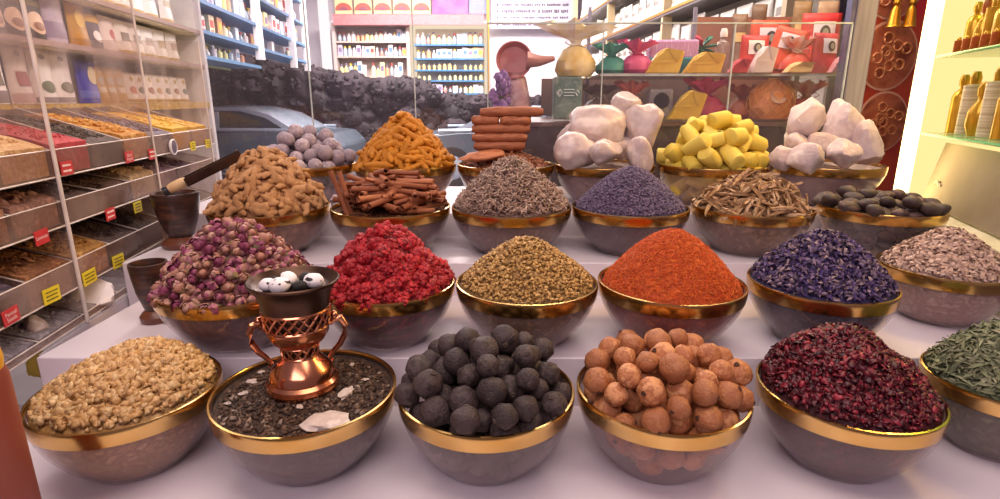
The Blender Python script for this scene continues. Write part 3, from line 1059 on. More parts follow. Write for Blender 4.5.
core('rock_chip', B, B.zr + .002, mac, 'small rock chips beneath the chalky white rocks', 'rock chips', k=.8, rim=-.03)
# --- sulphur chunks
msul = mat('sulph', ['e6cc54', 'dabc46', 'eed86c'], rough=.65, scale=30, bump=.35, bscale=60, rnd=.08)
B = specs['sulphur']
zt = peak_z(B, 690, 112) - B.base
def sulphur(seed):
    rs = random.Random(seed)
    L = rs.uniform(.9, 1.35)
    mb = MB().lathe([(.001, -L), (.62, -L), (.76, -L + .12), (.80, 0), (.76, L - .12), (.62, L), (.001, L)], 14, wob=.03, cap=False)
    mb.v = [tuple(Vector(v) * (1 + .09 * noise.noise(Vector(v) * 2 + Vector((seed * 3, 0, 0))))) for v in mb.v]
    return mb.build('sulphur_chunk', msul, sharp=45)
pl = drop_pack(B, lambda r: B.H + .014 + (zt - B.H - .02) * (1 - (r / B.R) ** 1.8), [random.uniform(.019, .0265) for _ in range(100)], squash=.84, rmax=B.R - .022)
protos = [sulphur(i) for i in range(5)]
spread_dup(protos, [((B.x + x, B.y + y, B.base + z), (random.uniform(.9, 2.2), random.uniform(-.5, .5), random.uniform(0, 6.28)), s) for x, y, z, s in pl],
           'short yellow sulphur chunk in the bright back row bowl', 'sulphur chunks in the bowl', 'sulphur chunk', 'sulphur_chunk')

# ------------------------------------------------------------------ copper incense burner
B = specs['bakhoor']
base = PZ(304, 389, B.zr - .001)
bz = hB(base.x - B.x, base.y - B.y) - .001
burn = empty('incense_burner', (base.x, base.y, bz), .25, 'two-handled copper incense burner standing in the bowl of dark crumbs', 'incense burner')
burn.scale = (1.03, 1.03, 1.22)
MB().lathe([(.001, 0), (.041, 0), (.043, .004), (.042, .009), (.038, .012), (.037, .019), (.034, .023), (.026, .031), (.0205, .036), (.0205, .037), (.001, .037)], 40, cap=False).build('foot', M['copper'], burn, sharp=35)
def lattice(r0, r1, z0, z1, n, nm, rows=2):
    mb = MB()
    for i in range(n):
        for sgn in (-1, 1):
            pts = []
            for k in range(9):
                t = k / 8
                a = 2 * PI * i / n + sgn * 2 * PI / n * rows * .5 * t
                r = r0 + (r1 - r0) * t
                pts.append((r * math.cos(a), r * math.sin(a), z0 + (z1 - z0) * t))
            mb.tube(pts, .0015, 5)
    for (r, z) in ((r0, z0), (r1, z1)):
        mb.tube([(r * math.cos(a), r * math.sin(a), z) for a in np.linspace(0, 2 * PI, 37)], .0017, 6)
    return mb.build(nm, M['copper'], burn)
MB().lathe([(.0175, .035), (.0165, .041), (.0185, .047), (.001, .047)], 30, cap=False).build('waist', M['bronze'], burn)
lattice(.0205, .0215, .036, .0475, 14, 'waist_lattice')
MB().lathe([(.001, .046), (.0215, .047), (.030, .053), (.0350, .060), (.0365, .066), (.0372, .068), (.0345, .068), (.001, .062)], 40, cap=False).build('cup', M['copper'], burn, sharp=35)
MB().lathe([(.0335, .066), (.0350, .086), (.001, .086)], 36, cap=False).build('inner_cup', M['bronze'], burn)
lattice(.0362, .0382, .068, .086, 20, 'cup_lattice', 3)
MB().lathe([(.0340, .085), (.0385, .086), (.0392, .089), (.0395, .094), (.0425, .104), (.048, .111), (.0515, .1135), (.052, .1155), (.0505, .1165), (.047, .1135), (.042, .1085), (.036, .1065), (.001, .106)], 48, cap=False).build('tray', M['bronze'], burn, sharp=40)
for s in (-1, 1):
    pts = [(.0365, .066), (.043, .0715), (.050, .0705), (.054, .063), (.0525, .052), (.046, .042), (.038, .035), (.0335, .0285), (.036, .0255)]
    hd = MB().tube([(s * x, 0, z) for x, z in pts], [.0028, .0034, .0042, .0042, .0038, .0034, .003, .0026, .0022], 9).build('handle', M['copper'], burn)
    MB().ball((s * .0425, 0, .0745), .0048, 0, 1, 12, 8).build('knob', M['copper'], hd)
# stones and charcoal on the tray
mst = mat('pebblew', ['efe9ea', 'e8e1e4', '2a2426'], rough=.5, scale=150, detail=0)
for n_ in mst.node_tree.nodes:
    if n_.type == 'VALTORGB':
        e = n_.color_ramp.elements
        e[0].position = .0; e[1].position = .62; e[2].position = .66
mchar = mat('charcoal', ['1e1b1c', '2c2829'], rough=.8, scale=60, bump=.6)
zt_ = bz + .1062 * 1.22
for i, (dx, dy, r, dark) in enumerate(((-.026, -.010, .0095, 0), (-.009, -.018, .0115, 0), (-.009, .008, .0110, 0), (.024, .002, .0110, 0), (.012, -.012, .008, 1), (.009, .019, .0085, 1), (-.028, .012, .007, 1))):
    o = MB().ball((0, 0, 0), r, .12, 1.5, 14, 10, i + 3, (1.15, 1, .85)).build('charcoal_lump' if dark else 'speckled_stone', mchar if dark else mst)
    o.location = (base.x + dx, base.y + dy, zt_ + r * .8)
    o.rotation_euler = (0, 0, i)
    lab = ['white stone with black specks at the left end of the burner tray', 'biggest white stone with black specks at the tray front', 'white speckled stone behind the biggest one on the tray',
           'white speckled stone at the right of the burner tray', 'black charcoal lump between the white stones at the tray front', 'black charcoal lump at the back of the burner tray', 'small black charcoal lump at the left back of the tray'][i]
    tag(o, lab, 'charcoal' if dark else 'stone', 'stones on the burner tray')
# pale flakes lying on the crumbs
mfl = mat('paleflake', ['d2c2b8', 'c0aea4', 'ddd0c8'], rough=.5, scale=60, bump=.3)
fl = [(327, 421, .026, 1.0, .35, 'largest whitish resin slab lying on the dark crumbs'), (347, 396, .015, .6, 1.3, 'upright whitish resin flake right of the burner foot'),
      (252, 382, .0075, .9, .3, 'pale resin flake nearest the burner foot on the left'), (243, 393, .006, .9, .9, 'pale resin flake at the left of the dark crumbs'),
      (262, 372, .0062, .8, .1, 'pale resin flake behind the left side of the burner foot'), (268, 437, .0055, .8, 1, 'pale resin chip near the front rim of the crumbs'),
      (300, 411, .006, .9, 2, 'pale resin chip just in front of the burner foot'), (227, 401, .0045, .8, .2, 'small pale resin chip by the left rim of the crumbs'),
      (365, 380, .0055, .7, .4, 'small pale resin chip by the right rim of the crumbs'), (352, 366, .005, .8, 1.6, 'pale resin chip behind the burner on the right'),
      (240, 372, .005, .8, .8, 'pale resin chip by the back left rim of the crumbs'), (285, 440, .004, .8, .6, 'tiny pale resin chip close to the gold rim in front')]
for i, (px, py, r, asp, rz, lab) in enumerate(fl):
    p = PZ(px, py, B.zr - .002)
    mb = MB().ball((0, 0, 0), r, .5, 1.6, 18, 8, i + 70, (1, asp * .7, .22))
    o = mb.build('resin_flake', mfl, sharp=60)
    o.location = (p.x, p.y, hB(p.x - B.x, p.y - B.y) + .003)
    o.rotation_euler = (.12, .05, rz)
    tag(o, lab, 'resin flake', 'pale flakes on the incense')

# ------------------------------------------------------------------ mortars, scoop, bottle at the left
def mortar(loc, r, H, m1, m2, label):
    t = empty('wooden_mortar', loc, 0, label, 'mortar', 'wooden mortars')
    MB().lathe([(.001, 0), (r * .78, 0), (r * .84, H * .04), (r * .84, H * .10), (r * .68, H * .16), (r * .5, H * .2)], 30, cap=False).build('foot', m2, t, sharp=35)
    MB().lathe([(r * .5, H * .19), (r * .62, H * .3), (r * .82, H * .52), (r * .95, H * .78), (r, H * .97), (r * .97, H), (r * .86, H), (r * .82, H * .95), (r * .7, H * .6), (.001, H * .5)], 34, cap=False).build('cup', m1, t, sharp=40)
    return t
p = PZ(152, 323, Z2)
mortar((p.x + .002, p.y + .012, Z2 + .0008), .030, .104, M['darkwood'], M['midwood'], 'small dark wooden goblet mortar left of the rosebud bowl')
p = PZ(172, 249, Z3)
mortar((p.x + .012, p.y + .02, Z3 + .0008), .046, .116, M['darkwood'], M['midwood'], 'large dark wooden mortar left of the ginger bowl')
a, b2 = P(172, 188, 1.12), P(245, 152, 1.19)
sc = empty('metal_scoop', a, 0, 'dark metal scoop with a pale wooden handle tip lying by the ginger', 'scoop')
ax = (b2 - a)
R = ax.to_track_quat('X', 'Z').to_matrix()
L = ax.length
MB().tube([R @ Vector((-.008, 0, 0)), R @ Vector((.004, 0, 0)), R @ Vector((.022, 0, 0)), R @ Vector((.03, 0, 0))], [.008, .0105, .0105, .008], 12).build('handle_tip', M['palewood'], sc, sharp=40)
MB().tube([R @ Vector((-.018, 0, 0)), R @ Vector((-.007, 0, 0))], .0085, 12).build('end_cap', M['black'], sc)
mb = MB()
mb.box(R @ Vector((L * .55, 0, -.008)), (L * .75, .034, .004), M=R)
mb.box(R @ Vector((L * .55, -.017, .0)), (L * .75, .003, .016), M=R)
mb.box(R @ Vector((L * .55, .017, .0)), (L * .75, .003, .016), M=R)
mb.box(R @ Vector((L * .92, 0, .002)), (.004, .034, .018), M=R)
mb.build('trough', M['bronze'], sc, smooth=False)
# squeeze bottle, cut by the frame
bt = empty('squeeze_bottle', (-.474, .448, Z1 + .0008), 0, 'reddish brown bottle with a yellow cap at the lower left edge', 'bottle')
mbr = mat('bot_b', ['8c4636', '7c3a2c'], rough=.45, scale=10)
mby = mat('bot_y', ['e0a81c', 'd49a14'], rough=.4, scale=10)
zt = P(0, 386, .42).z
MB().lathe([(.001, 0), (.028, 0), (.031, .004), (.031, zt - Z1 - .012), (.029, zt - Z1 - .004), (.001, zt - Z1 - .002)], 32, cap=False).build('body', mbr, bt, sharp=40)
MB().lathe([(.0285, zt - Z1 - .004), (.0295, zt - Z1 + .004), (.028, zt - Z1 + .018), (.018, zt - Z1 + .032), (.007, zt - Z1 + .040), (.006, zt - Z1 + .06), (.001, zt - Z1 + .061)], 32, cap=False).build('cap', mby, bt, sharp=40)

q = PZ(27, 392, Z1)
o = crystal('cellophane_wrapper', glass('cello', 'f0e08c', haze=.25, hazecol='f4e6a8', rough=.05), 77, 16, .5, 1.4)
o.location = (q.x - .012, q.y + .05, Z1 + .026)
o.scale = (.024, .02, .026)
tag(o, 'crumpled yellowish cellophane between the brown bottle and the resin bowl', 'wrapper')

# ------------------------------------------------------------------ acrylic bins on the left
def bx(y, off=0):
    return -.589 - .14 * y - off
wdir = Vector((-.1386, .9903, 0))          # along the front of the bins, away from the camera
wnrm = Vector((.9903, .1386, 0))           # out of the bins, towards the bowls
AW = math.atan2(wdir.y, wdir.x)
def wp(y, off, z):
    """point on the bins' front at forward distance y, pushed back by off"""
    return Vector((bx(y), y, z)) - wnrm * off
def bin_pt(px, py):
    d = ray(px, py)
    t = -.589 / (d.x + .14 * d.y)
    return Vector((d.x * t, d.y * t, CZ + d.z * t))
rack = empty('acrylic_bin_rack', wp(1.0, .17, Z1 - .02), 0, 'clear acrylic rack of tilted spice bins with red and yellow labels on the left', 'bin rack')
rl = rack.location
def part(mb, name, m, par=rack, **k):
    mb.v = [tuple(Vector(v) - rl) for v in mb.v]
    return mb.build(name, m, par, **k)
def quad(a, b, c, d, th=.002):
    """thin solid sheet through four corners"""
    n = (b - a).cross(c - a).normalized() * th / 2
    vs = [a + n, b + n, c + n, d + n, a - n, b - n, c - n, d - n]
    return MB().add(vs, [(0, 1, 2, 3), (7, 6, 5, 4), (0, 4, 5, 1), (1, 5, 6, 2), (2, 6, 7, 3), (3, 7, 4, 0)])
YA, YB = .42, 1.62
rows_z = [(1.229, 1.272, 1.335), (1.150, 1.190, 1.229), (1.043, 1.089, 1.150), (.982, .994, 1.043)]
DEP = .26
ys = [.555, .67, .785, .90, 1.015, 1.13, 1.245, 1.36, 1.475, 1.59]
for ri, (z0, z1, z2) in enumerate(rows_z):
    part(quad(wp(YA, 0, z0), wp(YB, 0, z0), wp(YB, 0, z1), wp(YA, 0, z1)), 'front_panel', M['acryl_front'], smooth=False)
    part(quad(wp(YA, .0005, z0), wp(YB, .0005, z0), wp(YB, DEP, z0 + .03), wp(YA, DEP, z0 + .03), .003), 'bin_floor', M['acryl'], smooth=False)
    e = MB()
    e.tube([wp(YA, 0, z0), wp(YB, 0, z0)], .0016, 6)
    e.tube([wp(YA, 0, z1), wp(YB, 0, z1)], .0011, 6)
    part(e, 'panel_edge', M['acryl_edge'])
    for y in ys:
        part(quad(wp(y, .001, z0), wp(y, .001, z1), wp(y, DEP * .7, z2), wp(y, DEP, z0 + .03)), 'divider', M['acryl'], smooth=False)
        e = MB().tube([wp(y, .001, z1), wp(y, DEP * .7, z2)], .0013, 6)
        part(e, 'divider_edge', M['acryl_edge'])
part(quad(wp(.78, .0, 0), wp(YB, .0, 0), wp(YB, .0, Z2 - .004), wp(.78, .0, Z2 - .004), .004), 'plinth', M['white_lam'], smooth=False)
part(quad(wp(YA, DEP, Z1 + .003), wp(YB, DEP, Z1 + .003), wp(YB, DEP, 1.33), wp(YA, DEP, 1.33), .004), 'back_panel', mat('bin_back', ['8c7468', '74605a'], rough=.6, scale=8), smooth=False)
for (y, zt) in ((.90, 1.62), (1.245, 1.56), (1.59, 1.5)):
    part(quad(wp(y, -.004, Z2), wp(y, -.004, zt), wp(y, DEP, zt), wp(y, DEP, Z2), .004), 'side_panel', M['acryl_side'], smooth=False)
    part(MB().tube([wp(y, -.004, Z2), wp(y, -.004, zt)], .0032 if y < 1 else .0022, 8), 'side_panel_edge', M['acryl_edge'])
# label cards with their lettering
def text_mesh(s, size):
    c = bpy.data.curves.new('t', 'FONT')
    c.body, c.size, c.align_x, c.align_y = s, size, 'CENTER', 'CENTER'
    c.space_line = .85
    o = bpy.data.objects.new('t', c)
    COL.objects.link(o)
    me = bpy.data.meshes.new_from_object(o.evaluated_get(bpy.context.evaluated_depsgraph_get()))
    bpy.data.objects.remove(o); bpy.data.curves.remove(c)
    return me
labels = [(65, 168, 'r', ''), (128, 157, 'r', 'Black\nPepper'), (151, 154, 'r', ''), (192, 146, 'y', ''), (207, 143.5, 'y', ''),
          (40, 237, 'r', 'Lavender'), (109, 214, 'r', ''), (136.5, 207, 'y', ''), (159, 198.5, 'r', ''),
          (9, 316, 'r', 'Fennel\nSeeds'), (50, 295, 'y', ''), (88, 277, 'y', ''), (117, 261, 'y', '')]
Rw = Matrix((wdir, (0, 0, 1), wnrm)).transposed().to_3x3()   # local x along wall, y up, z out
for i, (px, py, c, t) in enumerate(labels):
    q = bin_pt(px, py)
    w, hh = (.040, .024) if c == 'y' and px < 130 else (.032, .022)
    Rt = Rw @ Matrix.Rotation(random.uniform(-.05, .05), 3, 'Z')
    mb = MB().box((0, 0, .0025), (w, hh, .0012))
    mb.v = [tuple(q + Rt @ Vector(v)) for v in mb.v]
    card = part(mb, 'label_card', M['red_card' if c == 'r' else 'yel_card'], smooth=False)
    card['label'] = 'red label card with white writing' if c == 'r' else 'yellow label card with dark writing'
    ink = M['ink_white' if c == 'r' else 'ink_dark']
    if t:
        me = text_mesh(t, .0088 if '\n' in t else .0078)
        me.transform(Matrix.Translation(q - rl + Rt @ Vector((0, 0, .0035))) @ Rt.to_4x4())
        me.materials.append(ink)
        o = bpy.data.objects.new('lettering', me); COL.objects.link(o); o.parent = card
    else:
        mb = MB()
        for ly in ((.0045, -.0045) if c == 'r' else (.006, 0, -.006)):
            x = -w * .36
            while x < w * .34:
                ww = random.uniform(.0012, .0032)
                hq = .0042 if c == 'r' else .0022
                mb.box((x + ww / 2, ly, .0034), (ww, hq * random.uniform(.6, 1), .0004))
                x += ww + .0008
        mb.v = [tuple(q + Rt @ Vector(v)) for v in mb.v]
        part(mb, 'lettering', ink, card, smooth=False)
q = bin_pt(171, 147)
mb = MB().lathe([(.001, .002), (.017, .002), (.0185, .004), (.0185, .007), (.0165, .008), (.0155, .006), (.001, .006)], 28, mi=0, cap=False)
mb.lathe([(.001, .0065), (.0152, .0065), (.0152, .0070), (.001, .0074)], 24, mi=1, cap=False)
mb.v = [tuple(q + Rw @ Vector(v)) for v in mb.v]
part(mb, 'round_plug', [M['white'], mat('plug', ['6a5a72', '52465c', '8a7a90'], rough=.4, scale=80)])
# bin contents
def fill(name, row, y0, y1, cols, label, cat, hgt=.75, grain=.005, n=200, shape=None, rough=.6):
    z0, z1, z2 = rows_z[row]
    m = mat(name, cols, rough=rough, scale=80, bump=.8, bscale=150)
    mgr = mat(name + '_g', cols, rough=rough, island=True)
    V, Fs = [], []
    A, D = 12, 8
    a0, a1 = y0 + .004, y1 - .004
    def hz(i, j):
        u, v = i / A, j / D
        top = z0 + (z1 - z0) * hgt + .004
        back = z0 + (z2 - z0) * .85
        return top + (back - top) * (v ** .8) + .006 * noise.noise(Vector((u * 3 + y0 * 20, v * 3, row))) * (1 if 0 < j < D else .3)
    for i in range(A + 1):
        for j in range(D + 1):
            V.append(wp(a0 + (a1 - a0) * i / A, .004 + (DEP * .68) * j / D, hz(i, j)))
    n0 = len(V)
    for i in range(A + 1):
        for j in range(D + 1):
            V.append(wp(a0 + (a1 - a0) * i / A, .004 + (DEP * .68) * j / D, z0 + .0035 + .03 * .68 * j / D))
    W1 = D + 1
    for i in range(A):
        for j in range(D):
            c = i * W1 + j
            Fs.append((c, c + 1, c + W1 + 1, c + W1))
            Fs.append((n0 + c, n0 + c + W1, n0 + c + W1 + 1, n0 + c + 1))
    for i in range(A):
        for j in (0, D):
            c = i * W1 + j
            Fs.append((c, c + W1, n0 + c + W1, n0 + c) if j == 0 else (c, n0 + c, n0 + c + W1, c + W1))
    for j in range(D):
        for i in (0, A):
            c = i * W1 + j
            Fs.append((c, n0 + c, n0 + c + 1, c + 1) if i == 0 else (c, c + 1, n0 + c + 1, n0 + c))
    pts = []
    for _ in range(n):
        i, j = random.uniform(1.4, A - 1.4), random.uniform(.9, D)
        pts.append((wp(a0 + (a1 - a0) * i / A, .004 + DEP * .68 * j / D, hz(i, j)), (wnrm * .5 + Vector((0, 0, 1))).normalized()))
    V2, F2 = grains(pts, shape or [b_grain(k + 300) for k in range(3)], grain * .6, grain, .6, .2)
    nb = len(V)
    me = bpy.data.meshes.new(name)
    me.from_pydata([tuple(v) for v in V] + V2.tolist(), [], Fs + [tuple(k + nb for k in f) for f in F2])
    me.materials.append(m); me.materials.append(mgr)
    me.polygons.foreach_set('material_index', [0] * len(Fs) + [1] * len(F2))
    me.update()
    o = bpy.data.objects.new(name, me); COL.objects.link(o)
    tag(o, label, cat, None, 'stuff')
BN = ('first', 'second', 'third', 'fourth', 'fifth', 'sixth', 'seventh', 'eighth', 'ninth')
RN_ = ('top row', 'second row', 'third row', 'lowest row')
def chips(): return [b_petal(.3, .4) for _ in range(3)]
def strands(): return [b_strand(3, .2) for _ in range(3)]
FL = [('cream_powder', 0, 1, ['dcc4a4', 'ccb08c'], 'cream powder', 1.05, .003, 60, 0), ('tan_powder', 0, 2, ['cca474', 'b88e60', 'd8b484'], 'tan powder', 1.05, .004, 80, 0),
      ('red_powder', 0, 3, ['c0363e', 'a82c34', 'cc484c'], 'red powder', 1.1, .003, 120, 0), ('dark_pepper', 0, 4, ['44362f', '5c4a40', '302622'], 'dark peppercorns', .95, .004, 220, 0),
      ('orange_chip', 0, 5, ['d09444', 'b07430', 'dcac5c'], 'orange chips', 1.1, .007, 180, 0), ('lilac_flake', 0, 6, ['78667a', '5c5060', '948294'], 'grey lilac flakes', .95, .005, 160, 0),
      ('yellow_powder', 0, 7, ['dcae34', 'cc9824'], 'yellow powder', 1.15, .003, 80, 0), ('golden_powder', 0, 8, ['d8a840', 'c08c2c'], 'golden powder', 1.1, .003, 80, 0),
      ('brown_nut', 1, 1, ['a87a60', '88604c', 'bc9070'], 'brown nuts', 1.15, .0105, 110, 0), ('brown_nut', 1, 2, ['a07468', '805c50', 'b48878'], 'pinkish brown nuts', 1.1, .0105, 110, 0),
      ('dark_leaf', 1, 3, ['584440', '6c5650', '443432'], 'dark leaves', .8, .006, 160, chips), ('dark_leaf', 1, 4, ['644c44', '785e54', '4c3a36'], 'brown leaves', .8, .006, 160, chips),
      ('beige_chip', 1, 5, ['bc9c70', '947454', 'd0b288'], 'beige chips', 1.1, .007, 240, 0), ('plum_petal', 1, 6, ['785468', '603e52', '94707c'], 'plum petals', .95, .006, 160, 0),
      ('plum_petal', 1, 7, ['6c5060', '54404e', '84687a'], 'mauve petals', .9, .006, 160, 0),
      ('mauve_seed', 2, 1, ['665668', '4e4252', '786878'], 'mauve seeds', .7, .004, 160, 0), ('rust_bark', 2, 2, ['96623e', '74482e', 'ac7850'], 'rust bark', 1.0, .009, 120, chips),
      ('amber_chip', 2, 3, ['bc8a40', '9c6c38', 'd0a25c'], 'amber chips', 1.0, .006, 220, 0), ('dark_root', 2, 4, ['6a524a', '503c38', '806458'], 'brown roots', .85, .009, 130, strands),
      ('dark_root', 2, 5, ['5c4842', '443432', '725a50'], 'dark roots', .85, .009, 130, strands), ('grey_crystal', 3, 1, ['988e94', '807680', 'aca2a8'], 'grey crystal grit', .8, .005, 160, 0),
      ('grey_crystal', 3, 2, ['a0969a', '887e84', 'b4aaae'], 'pale crystal grit', .8, .005, 160, 0), ('pale_crystal', 3, 3, ['a89c9c', '908488', 'bcb0b0'], 'whitish crystal grit', .8, .005, 160, 0)]
for (nm, row, k_, cols, wd, hg, gr_, n_, shp) in FL:
    fill(nm, row, ys[k_] + .002, ys[k_ + 1] - .002, cols, wd + ' in the acrylic bins, ' + RN_[row] + ', ' + BN[k_ - 1] + ' bin in view from the left', 'bin contents', hg, gr_, n_, shp() if shp else None)
mwl = mat('white_lump', ['fbf4f4', 'efe6e8'], rough=.6, scale=2, bump=.4, bscale=5)
for (px, py, y, s, lab, cat) in ((55, 328, .88, .020, 'pinkish crystal lump in the lowest bin left of the seam', 'crystal'), (106, 298, 1.0, .038, 'large white crystal lump in the lowest bin', 'crystal'), (116, 293, 1.08, .024, 'white crystal lump behind the large one in the lowest bin', 'crystal')):
    o = crystal('crystal_lump', mwl if px > 60 else malum, int(px), 8)
    q = bin_pt(px, py) - wnrm * .03
    o.location = q; o.scale = (s, s, s)
    tag(o, lab, cat, 'crystal lumps in the lowest bins')

# ------------------------------------------------------------------ pouches
def bulge(w, h, d, nx=8, nz=9, gus=.25, neck=0.0):
    """closed stand-up pouch: fat below, pinched flat at the top"""
    vs, fs = [], []
    for side in (-1, 1):
        for j in range(nz + 1):
            v = j / nz
            dep = d * .5 * (1 - v) ** .6 * (1 + .15 * math.sin(v * 9)) + .0015
            for i in range(nx + 1):
                u = -1 + 2 * i / nx
                ww = w / 2 * (1 - neck * v * v)
                vs.append((u * ww, side * (dep * (1 - abs(u) ** 2.6) + .0012), v * h))
    n = (nx + 1) * (nz + 1)
    for s in (0, 1):
        for j in range(nz):
            for i in range(nx):
                a = s * n + j * (nx + 1) + i
                q = (a, a + 1, a + nx + 2, a + nx + 1)
                fs.append(q if s == 0 else q[::-1])
    for j in range(nz):
        for i in (0, nx):
            a = j * (nx + 1) + i
            q = (a, a + nx + 1, a + n + nx + 1, a + n)
            fs.append(q if i == 0 else q[::-1])
    for i in range(nx):
        a = i
        fs.append((a, a + n, a + n + 1, a + 1))
        a = nz * (nx + 1) + i
        fs.append((a, a + 1, a + n + 1, a + n))
    return MB().add(vs, fs)
def front_y(w, h, d, u, v):
    dep = d * .5 * (1 - v) ** .6 * (1 + .15 * math.sin(v * 9)) + .0015
    return -(dep * (1 - abs(u) ** 2.6) + .0012)
def patch(w, h, d, u0, u1, v0, v1, lift=.0012, oval=False, nx=8, nz=6):
    """a printed panel that follows the pouch front"""
    vs, fs = [], []
    if oval:
        cu, cv, ru, rv = (u0 + u1) / 2, (v0 + v1) / 2, (u1 - u0) / 2, (v1 - v0) / 2
        vs.append((cu * w / 2, front_y(w, h, d, cu, cv) - lift, cv * h))
        for k in range(1, 4):
            for i in range(18):
                a = 2 * PI * i / 18
                u, v = cu + ru * k / 3 * math.cos(a), cv + rv * k / 3 * math.sin(a)
                vs.append((u * w / 2, front_y(w, h, d, u, v) - lift, v * h))
        for i in range(18):
            i2 = (i + 1) % 18
            fs.append((0, 1 + i, 1 + i2))
            for k in range(2):
                fs.append((1 + k * 18 + i, 1 + (k + 1) * 18 + i, 1 + (k + 1) * 18 + i2, 1 + k * 18 + i2))
    else:
        for j in range(nz + 1):
            for i in range(nx + 1):
                u, v = u0 + (u1 - u0) * i / nx, v0 + (v1 - v0) * j / nz
                vs.append((u * w / 2, front_y(w, h, d, u, v) - lift, v * h))
        for j in range(nz):
            for i in range(nx):
                a = j * (nx + 1) + i
                fs.append((a, a + 1, a + nx + 2, a + nx + 1))
    return MB().add(vs, fs)
_mc = {}
def pm(col, rough=.4, metal=0, col2=None):
    k = (col, rough, metal, col2)
    if k not in _mc:
        _mc[k] = mat('pk_' + col, [col, col2 or col], rough=rough, metal=metal, scale=40)
    return _mc[k]
def pouch(name, w, h, d, body, parts, label, cat, group, loc, rz, m=None):
    t = empty(name, loc, rz, label, cat, group)
    bulge(w, h, d).build('bag', m or pm(body, .4, 0), t, sharp=80)
    for (nm, col, kind, u0, u1, v0, v1, lift) in parts:
        patch(w, h, d, u0, u1, v0, v1, lift, kind == 'oval').build(nm, col if not isinstance(col, str) else pm(col), t)
    return t
# wall shelf above the bins
def SX(y):
    return -1.0 - .14 * y
def spx(px):
    return 1.0 / (-(px - 500) / F * cp - .14)
SRZ = math.atan2(wnrm.x, -wnrm.y)
def sh_pt(y, off, z):
    return Vector((SX(y), y, z)) - wnrm * off
sh = empty('wall_shelf', sh_pt(1.6, .1, 1.3), 0, 'gold-edged shelf unit of spice pouches above the bins on the left', 'shelf')
rl_save = rl
rl = sh.location
ZS = (1.338, 1.505, 1.655)
for k, z in enumerate(ZS):
    part(quad(sh_pt(.7, .0, z - .011), sh_pt(2.75, .0, z - .011), sh_pt(2.75, .2, z - .011), sh_pt(.7, .2, z - .011), .018), 'board', M['cream'] if k else M['gold_shelf'], sh, smooth=False)
    part(quad(sh_pt(.7, -.003, z - (.026 if k == 0 else .016)), sh_pt(2.75, -.003, z - (.026 if k == 0 else .016)), sh_pt(2.75, -.003, z), sh_pt(.7, -.003, z), .004), 'edge_strip', M['gold_shelf'] if k == 0 else pm('a88c84'), sh, smooth=False)  # upper strips browned to stand for the thin shadow at the board edges
part(quad(sh_pt(.7, .21, 1.30), sh_pt(2.75, .21, 1.30), sh_pt(2.75, .21, 2.0), sh_pt(.7, .21, 2.0), .012), 'back_panel', mat('sh_back', ['8a7c84', '6c6068'], rough=.6, scale=5), sh, smooth=False)
part(quad(sh_pt(2.76, -.01, 0), sh_pt(2.76, -.01, 2.1), sh_pt(2.76, .22, 2.1), sh_pt(2.76, .22, 0), .03), 'end_panel', M['white'], sh, smooth=False)
rl = rl_save
def shelf_pouch(px, k, w, h, body, parts, label, group, off=.05, d=.035, dz=0):
    y = spx(px)
    return pouch('spice_pouch', w, h, d, body, parts, label, 'pouch', group, sh_pt(y, off, ZS[k] + .0005 + dz), SRZ)
wb = 'white pouches on the gold-edged shelf'
WHT = 'efe8ea'
def win(col, v0=.3, v1=.55): return ('window', col, 'rect', -.55, .55, v0, v1, .0012)
def logo(col='8c8488', v0=.8, v1=.9): return ('emblem', col, 'oval', -.28, .28, v0, v1, .0012)
def oval(col, v0=.2, v1=.42): return ('picture', col, 'oval', -.6, .6, v0, v1, .0012)
def band(col, v0, v1): return ('band', col, 'rect', -.96, .96, v0, v1, .0008)
shelf_pouch(-6, 0, .10, .150, WHT, [logo(), win('6c5a40'), band('6a6064', .02, .2)], 'white pouch with a brown window cut by the left edge', wb)
shelf_pouch(16, 0, .10, .150, WHT, [logo(), win('5c4c30'), band('7c6c70', .02, .22)], 'white pouch with a dark seed window, at far left on the shelf', wb)
shelf_pouch(43, 0, .085, .150, WHT, [logo(), win('a85a62'), band('c8a8ac', .02, .18)], 'white pouch with a maroon window on the gold-edged shelf', wb)
shelf_pouch(65, 0, .098, .148, WHT, [logo(), oval('5c6448'), band('8c8088', .02, .12)], 'white pouch with a green oval picture, left one of the pair', wb)
shelf_pouch(83, 0, .098, .148, WHT, [logo(), oval('56583e'), band('8c8088', .02, .12)], 'white pouch with a green oval picture, right one of the pair', wb)
shelf_pouch(107, 0, .115, .128, '3a3aa8', [('picture', 'd8c4a0', 'oval', -.2, .75, .45, .88, .0012), band('5a64b8', .12, .3)], 'blue pouch with a cream round picture on the shelf', wb)
gb = 'gold pouches on the gold-edged shelf'
for i, px in enumerate((117, 126, 135)):
    shelf_pouch(px, 0, .085, .115, 'c89a40', [('picture', 'c0b4a0', 'oval', -.5, .5, .5, .75, .0012), win('d8c8b0', .3, .45), band('b88c28', .02, .25)],
                ('gold pouch standing right beside the blue one', 'gold pouch in the middle of three on the shelf', 'gold pouch at the right of three on the shelf')[i], gb)
sb = 'small white food pouches on the gold-edged shelf'
for i, px in enumerate((146, 154, 163, 171, 179, 187, 195)):
    c = ('b86a4c', '5c6448', '8c4a3c', 'b08450', '6c5c4c', '9c6a50', '5a6a60')[i]
    shelf_pouch(px, 0, .088, .105, 'ece2dc', [('picture', c, 'oval', -.55, .55, .3, .55, .0012), ('emblem', 'b8983c', 'oval', -.3, .3, .72, .9, .0012), band('b8923c', .02, .12)],
                'small white food pouch with a round picture, ' + ('first', 'second', 'third', 'fourth', 'fifth', 'sixth', 'last')[i] + ' after the gold ones', sb)
ub = 'pouches on the upper shelf of the left wall'
